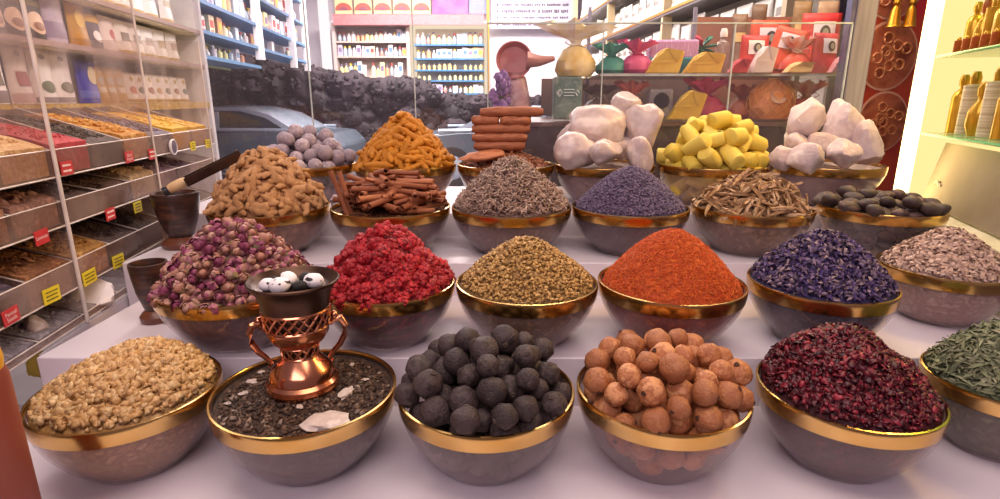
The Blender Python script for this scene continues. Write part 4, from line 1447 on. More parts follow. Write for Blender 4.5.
shelf_pouch(2, 1, .13, .15, '8c2c34', [('picture', 'b84448', 'oval', -.7, .7, .4, .85, .0012), band('d8c030', .02, .2)], 'pouch with a red fruit picture and yellow foot, upper left corner', ub)
for i, px in enumerate((28, 47, 66)):
    shelf_pouch(px, 1, .098, .145, '3a3030', [('picture', 'd8b8a0', 'oval', -.75, .75, .12, .52, .0012), ('dish', '8c5a3c', 'oval', -.45, .45, .18, .34, .002), band('7a6a40', .62, .72)],
                ('black pouch with a pink oval food picture, leftmost of three', 'black pouch with a pink oval food picture, middle of three', 'black pouch with a pink oval food picture, rightmost of three')[i], ub)
shelf_pouch(86, 1, .10, .15, 'b8a8c0', [band('8a7a9c', .1, .4)], 'lilac grey pouch right of the three black ones', ub)
shelf_pouch(107, 1, .10, .13, 'c08c30', [('picture', 'e0b850', 'oval', -.5, .5, .45, .85, .0012), band('a8742c', .05, .2)], 'golden brown pouch at the left of the upper shelf row', ub)
shelf_pouch(120, 1, .09, .12, '5a5060', [('picture', 'e8e0e0', 'oval', -.5, .5, .2, .5, .0012), band('d8a838', .7, .9)], 'grey pouch with a gold top band on the upper shelf', ub)
shelf_pouch(133, 1, .10, .115, 'ead8d6', [('picture', 'b84a4c', 'oval', -.1, .6, .35, .65, .0012)], 'whitish pouch with a red spot on the upper shelf', ub)
for i, px in enumerate((147, 158, 169, 180, 191)):
    shelf_pouch(px, 1, .11, .115, 'ece4e0', [win(('8a7a70', 'a89c98', 'b8a8a0', 'c0a880', 'b8a088')[i], .4, .65), band('b89858', .02, .12)],
                'white upper shelf pouch with a small square window, ' + ('first', 'second', 'third', 'fourth', 'fifth')[i] + ' in its run', ub)
tb = 'white pouches on the top shelf of the left wall'
for i, px in enumerate((92, 107, 122, 136, 150, 163, 176, 190)):
    shelf_pouch(px, 2, .115, .15, 'eee8ea', [win(('c8b8b0', 'b0b8b0', 'c8c0d0', 'd0c0a8')[i % 4], .45, .6), band('c8a878', .05, .12)],
                'white pouch on the top left wall shelf, ' + ('first', 'second', 'third', 'fourth', 'fifth', 'sixth', 'seventh', 'eighth')[i] + ' from the left', tb)

# ------------------------------------------------------------------ glass panes behind the bowls
gp = empty('glass_screen', (0, 1.6, Z4), 0, 'row of clear glass panes standing behind the back bowls', 'glass partition')
gp['kind'] = 'thing'
edges = [P(px, 120, 1.62).x for px in (208, 313, 416, 488, 600, 726, 838)]
for i in range(6):
    zt = 2.05 if i < 3 else P(700, 24, 1.62).z
    x0, x1 = edges[i] + .001, edges[i + 1] - .001
    MB().box(((x0 + x1) / 2, .02, (zt - Z4) / 2), (x1 - x0, .005, zt - Z4)).build('pane', M['pane'], gp, smooth=False)
    MB().box((x1 + .001, .02, (zt - Z4) / 2), (.0024, .0062, zt - Z4)).build('pane_edge', M['pane_edge'], gp, smooth=False)
    if i >= 3:
        MB().box(((x0 + x1) / 2, .02, zt - Z4 + .002), (x1 - x0, .007, .004)).build('pane_edge', M['pane_edge'], gp, smooth=False)

# ------------------------------------------------------------------ display case with gift bags on the right
YD = 1.80
x0, x1 = P(489, 120, 1.7).x, 1.085
ZU, ZL = P(700, 74, YD).z, P(700, 119, YD).z
dc = empty('display_case', ((x0 + x1) / 2, 1.95, 0), 0, 'two-level glass display case of gift bags behind the pale bowls', 'display case')
cx = (x0 + x1) / 2
def dpart(x, y, z, sx, sy, sz, nm, m):
    return MB().box((x - cx, y - 1.95, z), (sx, sy, sz)).build(nm, m, dc, smooth=False)
dpart(cx, 1.95, ZL - .012, x1 - x0, .5, .012, 'lower_shelf', mat('case_base', ['5c4038', '4a3430'], rough=.4))
dpart(cx, 1.95, (ZL - .02) / 2, x1 - x0, .46, ZL - .02, 'base', mat('case_body', ['3c2c2c', '2e2224'], rough=.5))
mgs = glass('case_shelf', 'd8d4cc', haze=.25, hazecol='6a5a54')
dpart((P(598, 74, 1.8).x + x1) / 2, 1.93, ZU - .004, x1 - P(598, 74, 1.8).x, .34, .006, 'upper_shelf', mgs)
dpart((P(598, 74, 1.8).x + x1) / 2, 1.759, ZU - .004, x1 - P(598, 74, 1.8).x, .003, .0075, 'shelf_edge', M['pane_edge'])
for xx in (P(602, 74, 1.8).x, P(722, 74, 1.8).x, x1 - .02):
    dpart(xx, 2.1, (ZL + 1.66) / 2, .012, .012, 1.66 - ZL, 'post', M['steel'])
xm = P(722, 74, 1.9).x
dpart((xm + x1) / 2, 2.19, (ZL + 1.64) / 2, x1 - xm, .012, 1.64 - ZL, 'back_panel', mat('case_back', ['7c5040', '94604a'], rough=.5, scale=5))
dpart((P(548, 74, 1.9).x + xm) / 2, 2.19, (ZL + ZU) / 2, xm - P(548, 74, 1.9).x, .012, ZU - ZL, 'back_panel', mat('case_back2', ['6c5850', '544440'], rough=.5, scale=5))
# things in the case
cg, lg = 'gift bags on the upper case shelf', 'gift bags on the lower case shelf'
def cloth_mat(c, c2):
    return mat('cl_' + c, [c, c2], rough=.5, scale=25, bump=.6, bscale=40)
def case_pouch(nm, px, pyb, w, h, d, body, body2, parts, label, cat, group, y=YD, rz=0, z=None, tilt=0):
    q = P(px, pyb, y)
    o = pouch(nm, w, h, d, body, parts, label, cat, group, (q.x, y, (ZU if z is None else z) + .0005), rz, cloth_mat(body, body2))
    o.rotation_euler = (0, tilt, rz)
    o.location.z += abs(math.sin(tilt)) * w / 2
    return o
# crumpled cellophane-wrapped bundle: gathered neck and a spray of tips
def gift_bundle(px, w, h, c1, c2, ctop, label, group, y=YD, z=None, ribbon=None, topw=1.0):
    q = P(px, 70, y)
    zz = (ZU if z is None else z) + .0005
    t = empty('gift_bundle', (q.x, y, zz), random.uniform(-.2, .2), label, 'gift bag', group)
    mb = MB()
    mb.lathe([(.001, 0), (w * .40, .0), (w * .5, h * .12), (w * .48, h * .3), (w * .3, h * .52), (w * .09, h * .62)], 20, wob=.07, cap=False, sc=(1, .7))
    mb.v = [(x * (1 + .1 * noise.noise(Vector((x * 40, yv * 40, zq * 40)))), yv * (1 + .1 * noise.noise(Vector((yv * 50, x * 40, zq * 50)))), zq) for x, yv, zq in mb.v]
    mb.build('bag', cloth_mat(c1, c2), t, sharp=30)
    n = 18
    vs, fs = [], []
    for j, (r, zq) in enumerate(((.09, .60), (.16, .70), (.36 * topw, .86), (.46 * topw, 1.0))):
        for i in range(n):
            a = 2 * PI * i / n
            k = 1 + (.35 if i % 2 else -.25) * (j / 3)
            vs.append((w * r * k * math.cos(a), w * r * k * .6 * math.sin(a), h * (zq + (.08 * math.sin(i * 2.1) if j == 3 else 0))))
    for j in range(3):
        for i in range(n):
            i2 = (i + 1) % n
            fs.append((j * n + i, j * n + i2, (j + 1) * n + i2, (j + 1) * n + i))
    MB().add(vs, fs).build('ruffled_top', cloth_mat(ctop, c2), t, sharp=20)
    pts = [(w * .115 * math.cos(a), w * .1 * math.sin(a), h * .62) for a in np.linspace(0, 2 * PI, 17)]
    rb = MB().tube(pts, w * .025, 6).build('ribbon', pm(ribbon or ctop), t)
    for s in (-1, 1):
        MB().tube([(0, -w * .12, h * .62), (s * w * .18, -w * .16, h * .72), (s * w * .3, -w * .16, h * .64), (s * w * .14, -w * .15, h * .58), (0, -w * .12, h * .61)], w * .028, 6, flat=.5).build('bow_loop', pm(ribbon or ctop), rb)
    return t
def folded_packet(px, py, w, h, c1, c2, label, group, y=YD, z=None, skew=.3):
    """slanting paper packet folded to a point"""
    q = P(px, py, y)
    zz = (ZU if z is None else z) + .0005
    t = empty('folded_packet', (q.x, y, zz), 0, label, 'packet', group)
    d = .035
    out = [(-w * .5, 0), (w * .42, 0), (w * .5, h * .85), (-w * .02, h), (-w * .22, h * .8)]
    out = [(x + skew * z_ * .3, z_) for x, z_ in out]
    vs = [(x, -d / 2, z_) for x, z_ in out] + [(x, d / 2, z_) for x, z_ in out]
    n = len(out)
    fs = [tuple(range(n)), tuple(range(2 * n - 1, n - 1, -1))] + [(i, i + n, (i + 1) % n + n, (i + 1) % n) for i in range(n)]
    MB().add(vs, fs).build('paper', cloth_mat(c1, c2), t, smooth=False, bevel=.003)
    vs = [(x * .8 + .02 * w, -d / 2 - .002 - (.012 if i in (2, 3) else 0), z_ * .55 + h * .42) for i, (x, z_) in enumerate(out)]
    vs += [(x, yy + .002, z_) for x, yy, z_ in vs]
    MB().add(vs, fs).build('flap', cloth_mat(c2, c1), t, smooth=False)
    return t
gift_bundle(575, .125, .150, 'd8b458', 'e8d8a8', 'f2eee8', 'cream and yellow gift bag with a white ruffled top', cg, topw=1.7, z=ZL + .127)
gift_bundle(611, .10, .085, '2c7c70', '3c9484', '3c8c80', 'teal gift bag right of the cream ruffled one', cg)
gift_bundle(636, .11, .095, 'b83868', 'c84c7c', 'c04474', 'magenta gift bag with a pinched top on the case shelf', cg, ribbon='d8588c')
folded_packet(662, 73, .11, .072, 'd4a838', 'e0bc54', 'yellow folded packet standing right of the magenta bag', cg, YD - .02)
folded_packet(702, 73, .12, .062, 'cfa23a', 'dcb450', 'yellow folded packet below the green bow', cg, YD - .02, skew=.1)
# lilac striped cushion box on teal base
q = P(672, 50, YD + .07)
t = empty('striped_box', (q.x, YD + .07, ZU + .0005), -.1, 'lilac striped box on a teal base behind the yellow packets', 'box', cg)
mst2 = mat('lil', ['c89cc4', 'b888b8', 'dab8d4'], rough=.5, scale=25, stretch=(8, 1, 1))
MB().box((0, 0, .075), (.15, .07, .055)).build('lid', mst2, t, smooth=False, bevel=.006)
MB().box((0, 0, .025), (.16, .08, .05)).build('base', pm('2a7c86', .4), t, smooth=False, bevel=.004)
# green bow
gb_ = empty('ribbon_bow', (P(703, 60, YD + .03).x, YD + .05, ZU + .0005), 0, 'dark green ribbon bow with a red tip above the yellow packets', 'bow', cg)
MB().tube([(0, 0, 0), (0, 0, .075)], .012, 8).build('stem', pm('1f5a48'), gb_)
for k, a in enumerate((.2, 1.0, 2.0, 2.9, -.5, 3.6)):
    dx, dz = math.cos(a), math.sin(a)
    MB().tube([(0, 0, .08), (dx * .025, -.012, .08 + dz * .022), (dx * .042, -.004, .08 + dz * .036), (dx * .03, .012, .08 + dz * .03), (0, .004, .08)], [.004, .011, .009, .009, .004], 8, flat=.4).build('loop', pm('1f6a54' if k != 2 else 'b02c44'), gb_)
# clear bottle
gl_b = glass('bottle_glass', 'e8e2dc', haze=.2, hazecol='d8c8c0')
def bottle(name, loc, r, h, m, mcap, label, cat, group, style=0, n=20):
    t = empty(name, loc, random.uniform(-.3, .3), label, cat, group)
    P_ = [[(.001, 0), (r, 0), (r, h * .62), (r * .8, h * .70), (r * .35, h * .76), (r * .35, h * .82), (.001, h * .82)],
          [(.001, 0), (r * .7, 0), (r, h * .2), (r * .95, h * .45), (r * .4, h * .66), (r * .4, h * .75), (.001, h * .75)],
          [(.001, 0), (r * .95, 0), (r, h * .03), (r, h * .78), (r * .6, h * .8), (.001, h * .8)]][style]
    MB().lathe(P_, n, cap=False).build('flask', m, t, sharp=35)
    zc = P_[-1][1]
    MB().lathe([(.001, zc - .001), (r * .5, zc - .001), (r * .55, zc + (h - zc) * .5), (r * .35, h), (.001, h)], 14, cap=False).build('cap', mcap, t, sharp=35)
    return t
bottle('glass_bottle', (P(723, 70, YD + .02).x, YD + .04, ZU + .0005), .021, .135, gl_b, pm('e8e0dc'), 'clear glass bottle standing between yellow packets and red bags', 'bottle', cg, 0)
# red bags with white eye labels
mred2 = cloth_mat('c03024', 'd8482c')
def red_bag(px, w, h, y, rz, lab, c1='b82c2c', c2='cc4030', tx=0.0, z=None, tilt=0.0):
    o = case_pouch('red_gift_bag', px, 70, w, h, .055, c1, c2,
                   [('label_patch', 'e4dcde', 'rect', -.62 + tx, .5 + tx, .5, .86, .003), ('ring', '3c3a3c', 'oval', -.32 + tx, .24 + tx, .54, .80, .005), ('centre', '9c9a88', 'oval', -.2 + tx, .12 + tx, .60, .75, .0065)],
                   lab, 'gift bag', cg if z is None else lg, y, rz, z, tilt)
    return o
red_bag(752, .09, .11, YD - .01, .15, 'red gift bag with a round eye label, leftmost of the reds')
red_bag(778, .095, .125, YD + .03, -.2, 'red orange gift bag with a tilted eye label', 'c84024', 'd85a34', 0, None, .25)
red_bag(822, .10, .115, YD - .02, .35, 'red gift bag with an eye label beside the metal post', 'b02834', 'c43c3c', .1)
red_bag(815, .12, .19, YD + .12, -.1, 'tall red gift bag with an eye label at the back', 'b42c30', 'c83c34', .15)
red_bag(765, .13, .17, YD + .13, .1, 'tall orange red gift bag at the back of the shelf', 'c03c2c', 'd45a38')
folded_packet(760, 72, .07, .075, 'd8c4c0', 'e4d4d0', 'pale pink pointed packet among the red bags', cg, YD - .055)
gift_bundle(795, .10, .10, 'c84434', 'd86048', 'd8c8c0', 'coral gift bag with a pale gauze top', cg, YD - .02)
folded_packet(797, 73, .08, .03, 'd8b070', 'e8c890', 'small flat golden packet below the coral bag', cg, YD - .075, skew=0)
folded_packet(840, 73, .075, .05, 'c8848c', 'd8a0a4', 'small dusty pink packet close to the metal post', cg, YD - .06)
folded_packet(737, 73, .055, .04, 'b02c38', 'c03c44', 'small red packet right of the green bow', cg, YD - .05)
# further tall goods behind, at the back of the case
for i, (px, w, h, c1, c2, lab) in enumerate(((735, .05, .20, '8a6a50', '6c5040', 'brown bottle-shaped bag behind the clear bottle'), (753, .05, .23, '7c5c44', '5c4434', 'dark brown tall bag behind the red ones'),
                                              (795, .06, .24, '9c7c54', '7c6040', 'tall golden brown bag at the back of the case'), (820, .07, .24, 'b89878', '9c7c60', 'tall beige bag at the back beside the post'))):
    case_pouch('tall_bag', px, 70, w, h, .05, c1, c2, [('band', 'd8b878', 'rect', -.8, .8, .55, .7, .002)], lab, 'bag', cg, YD + .21)
# lower level
gift_bundle(708, .13, .118, '8c2048', 'a82c58', 'a03058', 'deep magenta gift bag on the lower level of the case', lg, YD, ZL)
folded_packet(684, 110, .10, .085, 'd0a82c', 'dcb848', 'ochre folded packet on the lower level behind the sulphur', lg, YD - .05, ZL, .6)
def net_bag(px, w, h, lab, y):
    t = empty('net_bag', (P(px, 100, y).x, y, ZL + .0005), 0, lab, 'net bag', lg)
    MB().lathe([(.001, 0), (w * .42, 0), (w * .5, h * .25), (w * .45, h * .6), (w * .2, h * .85), (w * .1, h * .9)], 22, wob=.08, cap=False, sc=(1, .6)).build('bag', cloth_mat('c07030', 'd89048'), t, sharp=30)
    mb = MB()
    prof = [(w * .43, .004), (w * .52, h * .25), (w * .47, h * .6), (w * .22, h * .85)]
    for i in range(14):
        for s in (-1, 1):
            pts = []
            for k in range(10):
                u = k / 9 * 3
                a0 = int(min(u, 2.999)); f = u - a0
                r = prof[a0][0] * (1 - f) + prof[a0 + 1][0] * f
                z = prof[a0][1] * (1 - f) + prof[a0 + 1][1] * f
                a = 2 * PI * i / 14 + s * k * .16
                pts.append((r * math.cos(a), r * .62 * math.sin(a), z))
            mb.tube(pts, .0012, 4)
    mb.build('netting', pm('e0a050'), t)
    MB().tube([(w * .1 * math.cos(a), w * .07 * math.sin(a), h * .88) for a in np.linspace(0, 2 * PI, 15)], .004, 6).build('tie', pm('d8b060'), t)
    patch(w, h, w * .62, -.35, .35, .35, .65, .012, True).build('round_label', pm('b8947c'), t)
    return t
net_bag(772, .15, .135, 'orange netted gift bag on the lower level of the case', YD)
gift_bundle(810, .10, .11, '7c1c28', '94283a', '8c2430', 'dark red gift bag on the lower level by the post', lg, YD - .02, ZL)
gift_bundle(745, .09, .10, '8c3c28', 'a04c30', '98442c', 'rust red gift bag between the magenta and netted ones', lg, YD + .03, ZL)
gift_bundle(633, .10, .11, 'b85040', 'c86450', 'c87c6c', 'salmon gift bag on the lower level behind the crystals', lg, YD + .02, ZL)
t = empty('camera_shaped_box', (P(659, 100, YD).x, YD, ZL + .0005), 0, 'black and white box with a round dark window on the lower level', 'box', lg)
MB().box((0, 0, .045), (.075, .05, .09)).build('case', pm('8c8a8c', .3), t, smooth=False, bevel=.008)
MB().lathe([(.001, 0), (.022, 0), (.024, .006), (.020, .010), (.001, .010)], 22, cap=False).build('round_window', pm('2c2a30', .2), t).matrix_local = Matrix.Translation((0, -.025, .055)) @ Matrix.Rotation(PI / 2, 4, 'X')
# left end: pink scoop, purple flowers, teal case with white lettering
ql = 'goods at the left end of the case'
q = P(520, 70, YD)
t = empty('pink_scoop', (q.x, YD, ZL + .0005), 0, 'pink plastic scoop with a round red mouth propped in the case', 'scoop')
mpk = mat('pinkp', ['c07068', 'b05c58', 'd08c84'], rough=.35, scale=12)
zc = P(514, 60, YD).z - ZL
Rr = Euler((.25, PI / 2 + .12, -.5)).to_matrix()
mb = MB().lathe([(.001, -.035), (.045, -.03), (.054, 0), (.056, .004), (.052, .004), (.044, -.02), (.001, -.024)], 28, cap=False)
mb.v = [tuple(Matrix.Rotation(PI / 2 - .15, 3, 'X') @ Vector(v) + Vector((-.018, 0, zc))) for v in mb.v]
mb.build('mouth', mpk, t, sharp=50)
MB().tube([(.02, 0, zc), (.06, .0, zc - .003), (.105, 0, zc + .004)], [.05, .032, .014], 14, flat=.5).build('handle', mat('pinkq', ['cf9088', 'd8a49c'], rough=.35, scale=12), t)
mb = MB().lathe([(.001, 0), (.040, 0), (.046, .02), (.040, zc * .45), (.026, zc * .7), (.020, zc - .045), (.03, zc - .036), (.001, zc - .036)], 20, wob=.08, cap=False, sc=(1, .6))
mb.v = [(x - .008, y + .012, z) for x, y, z in mb.v]
mb.build('wrapped_base', mat('pinkr', ['dcb8b4', 'c89c9c', 'e4cac6'], rough=.35, scale=30, bump=.6, bscale=40), t, sharp=50)
t = empty('purple_flower_bunch', (P(499, 105, YD - .05).x, YD - .055, ZL + .0005), 0, 'bunch of purple dried flowers left of the pink scoop', 'flowers')
mb, ms = MB(), MB()
for i in range(30):
    a, r = random.uniform(0, 6.28), random.uniform(.005, .034)
    zz = random.uniform(.03, .135)
    ms.tube([(0, 0, 0), (r * math.cos(a) * .7, r * math.sin(a) * .7, zz)], .0012, 4)
    mb.ball((r * math.cos(a), r * math.sin(a), zz), random.uniform(.008, .015), .5, 2, 8, 6, i, (1, 1, 1.3))
mb.build('blossoms', mat('purf', ['9a74ac', '84609c', 'b090c0'], rough=.7, scale=80), t)
ms.build('stems', pm('5c6a48'), t)
t = empty('teal_gift_box', (P(566, 100, YD).x, YD - .02, ZL + .0005), .05, 'greenish glass gift box with white ornament in the case', 'gift box', lg)
hb = .125
MB().box((0, 0, hb / 2), (.085, .05, hb)).build('box', mat('tealb', ['7c9488', '5c7c70', 'a8b49c'], rough=.3, scale=25), t, smooth=False, bevel=.005)
mb = MB()
mb.tube([(-.034, -.027, hb * .62), (-.026, -.027, hb * .7), (-.018, -.027, hb * .62), (-.026, -.027, hb * .54), (-.034, -.027, hb * .62)], .0022, 6)
mb.tube([(.034, -.027, hb * .62), (.026, -.027, hb * .69), (.022, -.027, hb * .62), (.028, -.027, hb * .56)], .0022, 6)
for k in range(3):
    mb.tube([(-.014, -.027, hb * (.56 + k * .07)), (.018, -.027, hb * (.56 + k * .07))], .0016, 6)
mb.build('ornament', pm('dcecec'), t)
gift_bundle(600, .11, .10, '5c4a40', '483a34', '6a5a4a', 'dark brown gift bag beside the greenish glass box', lg, YD + .03, ZL)

# metal post, poster board at the right
pb, pt_ = P(838, 110, 1.62), 2.3
post = empty('metal_post', (pb.x + .036, 1.64, Z4), 0, 'grey metal post at the right end of the glass panes', 'post')
MB().box((.006, 0, (pt_ - Z4) / 2), (.058, .03, pt_ - Z4)).build('profile', M['steel'], post, smooth=False, bevel=.003)
MB().box((-.030, .0, (pt_ - Z4) / 2), (.012, .026, pt_ - Z4)).build('side_strip', mat('poststrip', ['5c5a80', '4a4a6c'], rough=.35, metal=.3), post, smooth=False)
y_p = 1.80
q0, q1 = P(856, 60, y_p).x, P(945, 60, y_p).x
pw_ = q1 - q0
po = empty('poster_board', ((q0 + q1) / 2, y_p, 0), 0, 'deep red poster board with round biscuit pictures behind the metal post', 'poster')
mpo = mat('postr', ['b42430', 'b8482c', 'a01c28'], rough=.4, scale=4)
MB().box((0, 0, 1.0), (pw_, .012, 2.0)).build('board', mpo, po, smooth=False)
def pic(px, py, r, nm):
    q = P(px, py, y_p)
    rr = r / F * y_p * .97
    x, z = q.x - (q0 + q1) / 2, q.z
    def disc(r0, yy, dx=0, dz=0, mi=0, n=28):
        mb = MB()
        mb.add([(x + dx + r0 * math.cos(a) * .85, yy, z + dz + r0 * math.sin(a)) for a in np.linspace(0, 2 * PI, n, endpoint=False)] + [(x + dx + r0 * math.cos(a) * .85, yy + .002, z + dz + r0 * math.sin(a)) for a in np.linspace(0, 2 * PI, n, endpoint=False)],
               [tuple(range(n - 1, -1, -1))] + [(i, (i + 1) % n, (i + 1) % n + n, i + n) for i in range(n)])
        return mb
    d = disc(rr, -.010).build('picture', pm('d8a088', .4), po, smooth=False)
    disc(rr * .93, -.0125).build('plate', mat('plate' + nm, ['9c4c34', 'b4684a', '84402c'], rough=.4, scale=18), d, smooth=False)
    mb = MB()
    for k in range(9):
        a = k * 2.4
        s = rr * .62 * math.sqrt(k / 9)
        mb.tube([(x + s * math.cos(a) * .85 + rr * .13 * math.cos(g), -.0145, z + s * math.sin(a) + rr * .15 * math.sin(g)) for g in np.linspace(0, 2 * PI, 13)], rr * .055, 5, flat=.5)
    mb.build('biscuits', pm('c88458', .5), d)
pic(886, 56, 33, 'a'); pic(893, -18, 34, 'b'); pic(880, 122, 30, 'c')
# gold tassels hanging at the top
for i, (px, ln) in enumerate(((905, .10), (921, .12))):
    q = P(px, 12, 1.70)
    t = empty('gold_tassel', (q.x, 1.74, q.z), 0, ('short gold tassel hanging above the red poster', 'longer gold tassel hanging next to the lit cabinet')[i], 'tassel', 'gold tassels at the top right')
    MB().lathe([(.001, .05), (.008, .045), (.010, .03), (.006, .022), (.012, .012), (.017, -.03), (.02, -.035), (.001, -.034)], 14, cap=False).build('skirt', M['gold_soft'], t, sharp=30)
    MB().tube([(0, 0, .045), (0, 0, .45)], .0022, 6).build('hanging_cord', pm('c89a40'), t)

# ------------------------------------------------------------------ lit perfume cabinet on the right
c0 = Vector((1.09, 1.50, 0))
cd = Vector((-.326, -.945, 0)).normalized()       # along the front towards the camera
cn = Vector((cd.y, -cd.x, 0)); cn = cn if cn.x > 0 else -cn   # into the cabinet, to the right
cab = empty('perfume_cabinet', (c0.x, c0.y, Z3 - .1), 0, 'brightly lit glass perfume cabinet at the right edge', 'cabinet')
rl = cab.location.copy()
def cpt(t, off, z):
    v = c0 + cd * t + cn * off
    return Vector((v.x, v.y, z))
def cq(a, b, c, d, th=.004): return quad(a, b, c, d, th)
ZC0 = P(905, 200, 1.48).z
mlit = emis('lit_back', 'ffdc92', 1.25)
part(cq(cpt(-.0, .34, ZC0), cpt(.62, .34, ZC0), cpt(.62, .34, 2.2), cpt(0, .34, 2.2), .01), 'back_panel', mlit, cab, smooth=False)
part(cq(cpt(0, .01, ZC0), cpt(0, .34, ZC0), cpt(0, .34, 2.2), cpt(0, .01, 2.2), .012), 'end_panel', mlit, cab, smooth=False)
strip = emis('led', 'ffdc94', 9)
part(MB().tube([cpt(-.004, -.006, ZC0 + .004), cpt(-.004, -.006, 2.2)], .018, 12), 'light_strip', strip, cab)
part(cq(cpt(-.022, -.012, ZC0), cpt(-.022, .34, ZC0), cpt(-.022, .34, 2.2), cpt(-.022, -.012, 2.2), .012), 'gold_post', M['gold_soft'], cab, smooth=False)
zsh = [P(955, 135, 1.36).z, P(960, 51, 1.36).z, P(960, 0, 1.36).z + .06]
mgr = glass('green_glass', 'd4f0d8', haze=.15, hazecol='c8e8b8')
mge = mat('green_edge', ['6cc07c', '5cb070'], rough=.2)
for z in zsh:
    part(cq(cpt(.012, .015, z - .004), cpt(.62, .015, z - .004), cpt(.62, .33, z - .004), cpt(.012, .33, z - .004), .007), 'glass_shelf', mgr, cab, smooth=False)
    part(MB().tube([cpt(.012, .013, z - .004), cpt(.62, .013, z - .004)], .0032, 6), 'shelf_edge', mge, cab)
part(cq(cpt(-.02, -.02, ZC0 - .012), cpt(.62, -.015, ZC0 - .012), cpt(.62, .34, ZC0 - .012), cpt(-.02, .34, ZC0 - .012), .02), 'base_ledge', M['cream'], cab, smooth=False)
part(cq(cpt(.0, .05, 0), cpt(.62, .05, 0), cpt(.62, .05, ZC0 - .024), cpt(.0, .05, ZC0 - .024), .02), 'plinth', M['cream'], cab, smooth=False)
# big bevelled mirror tray standing at the bottom
part(cq(cpt(.05, .03, ZC0 + .002), cpt(.50, .03, ZC0 + .002), cpt(.50, .06, zsh[0] - .024), cpt(.05, .06, zsh[0] - .024), .01), 'mirror_plate', mat('mirr', ['b0a08a', 'a08f78'], rough=.4, metal=.5, scale=8), cab, smooth=False)
part(MB().box(cpt(.10, .045, ZC0 + .06) - cn * .010, (.028, .004, .01), math.atan2(cd.y, cd.x)).box(cpt(.12, .045, ZC0 + .055) - cn * .010, (.014, .004, .008), math.atan2(cd.y, cd.x)), 'emblem', pm('f0e0b0'), cab, smooth=False)
mamb = mat('perf_gold', ['d8a838', 'c48c24'], rough=.2, metal=.4, scale=20)
mamb2 = mat('perf_amber', ['b8602c', 'a04820', 'c87838'], rough=.25, scale=20)
mstr = mat('perf_str', ['f0e4c8', 'b89c78'], rough=.3, scale=12, stretch=(.2, .2, 14))
pg = 'perfume bottles in the lit cabinet'
k = 0
for i in range(9):
    t_ = .05 + i * .047
    q = cpt(t_, .065, zsh[1] + .0005)
    bottle('perfume_bottle', q, .017, .115, mamb, mamb2 if i % 2 else mamb, 'gold perfume bottle on the upper lit shelf, ' + ('first', 'second', 'third', 'fourth', 'fifth', 'sixth', 'seventh', 'eighth', 'ninth')[i] + ' from the light strip', 'perfume bottle', pg, i % 3)
for i in range(7):
    t_ = .075 + i * .047
    q = cpt(t_, .025 + .006, zsh[1] + .0005)
    bottle('sample_vial', q, .009, .035, mamb2, mamb, 'amber vial in front of the gold bottles, ' + ('first', 'second', 'third', 'fourth', 'fifth', 'sixth', 'seventh')[i] + ' from the light strip', 'vial', 'amber vials in the lit cabinet', 2)
for i, (t_, sty, hh, r, m_) in enumerate(((.045, 0, .14, .02, mamb), (.105, 2, .145, .021, mstr), (.165, 1, .12, .026, mamb), (.225, 2, .150, .023, mstr), (.29, 0, .13, .022, mamb), (.35, 1, .14, .024, mamb2))):
    q = cpt(t_, .07, zsh[0] + .0005)
    bottle('perfume_bottle', q, r, hh, m_, mamb, ('slim gold perfume bottle next to the light strip', 'tall banded perfume bottle, left of the two', 'rounded gold perfume bottle between the banded ones', 'tall banded perfume bottle, right of the two', 'gold perfume bottle right of the banded pair', 'amber perfume bottle near the frame edge')[i], 'perfume bottle', pg, sty)
for i in range(6):
    q = cpt(.06 + i * .06, .075, zsh[2] + .0005)
    bottle('perfume_bottle', q, .02, .12, mamb if i % 2 else mamb2, mamb, 'perfume bottle on the top lit shelf, ' + ('first', 'second', 'third', 'fourth', 'fifth', 'sixth')[i] + ' from the light strip', 'perfume bottle', pg, i % 3)
rl = rl_save

# ------------------------------------------------------------------ shop interior: far left hanging shelves
LD = Vector((-.121, 1, 0)).normalized()
LN = Vector((LD.y, -LD.x, 0))                   # out towards the aisle
def lx(y): return -2.77 - .121 * (y - 5.5)
def lpt(y, off, z): return Vector((lx(y), y, z)) - LN * off
LRZ = math.atan2(LN.x, -LN.y)
hs = empty('hanging_shelf', lpt(8.5, .15, 3.9), 0, 'long blue shelf unit hung along the left wall of the shop', 'shelf')
rl = hs.location.copy()
LZ = [1.76, 1.99, 2.26, 2.60, 2.95, 3.30]
for k, z in enumerate(LZ):
    ye = 7.4 if k == 0 else 10.2
    part(quad(lpt(5.3, 0, z - .02), lpt(ye, 0, z - .02), lpt(ye, .36, z - .02), lpt(5.3, .36, z - .02), .035), 'board', M['blue_shelf'], hs, smooth=False)
part(quad(lpt(5.3, .38, 1.95), lpt(10.2, .38, 1.95), lpt(10.2, .38, 3.88), lpt(5.3, .38, 3.88), .02), 'back_panel', mat('hs_back', ['cfc4c4', 'b8aeb2'], rough=.6, scale=3), hs, smooth=False)
part(quad(lpt(5.3, .38, 1.70), lpt(7.4, .38, 1.70), lpt(7.4, .38, 1.95), lpt(5.3, .38, 1.95), .02), 'back_panel', mat('hs_back2', ['9cac7c', '8c9c74'], rough=.6, scale=3), hs, smooth=False)
for y in (5.3, 7.4, 9.2, 10.2):
    part(MB().box(lpt(y, .0, 2.85), (.09, .09, 2.04), LRZ), 'upright', M['white'], hs, smooth=False)
rl = rl_save
cols_pk = ['d8c8c8', 'e4dcd8', 'd09878', 'dcc080', 'c4b8cc', 'a8b4c0', 'e0d4b4', 'c48c84', 'd4c8cc', 'd8d098', '98a4b0', 'e8e0e4']
boxm = [mat('bx%d' % i, [c, c], rough=.45) for i, c in enumerate(cols_pk)]
labm = [pm(c) for c in ('f0eaea', 'b84848', 'd8b040', '5c7c9c', '7c6c8c')]
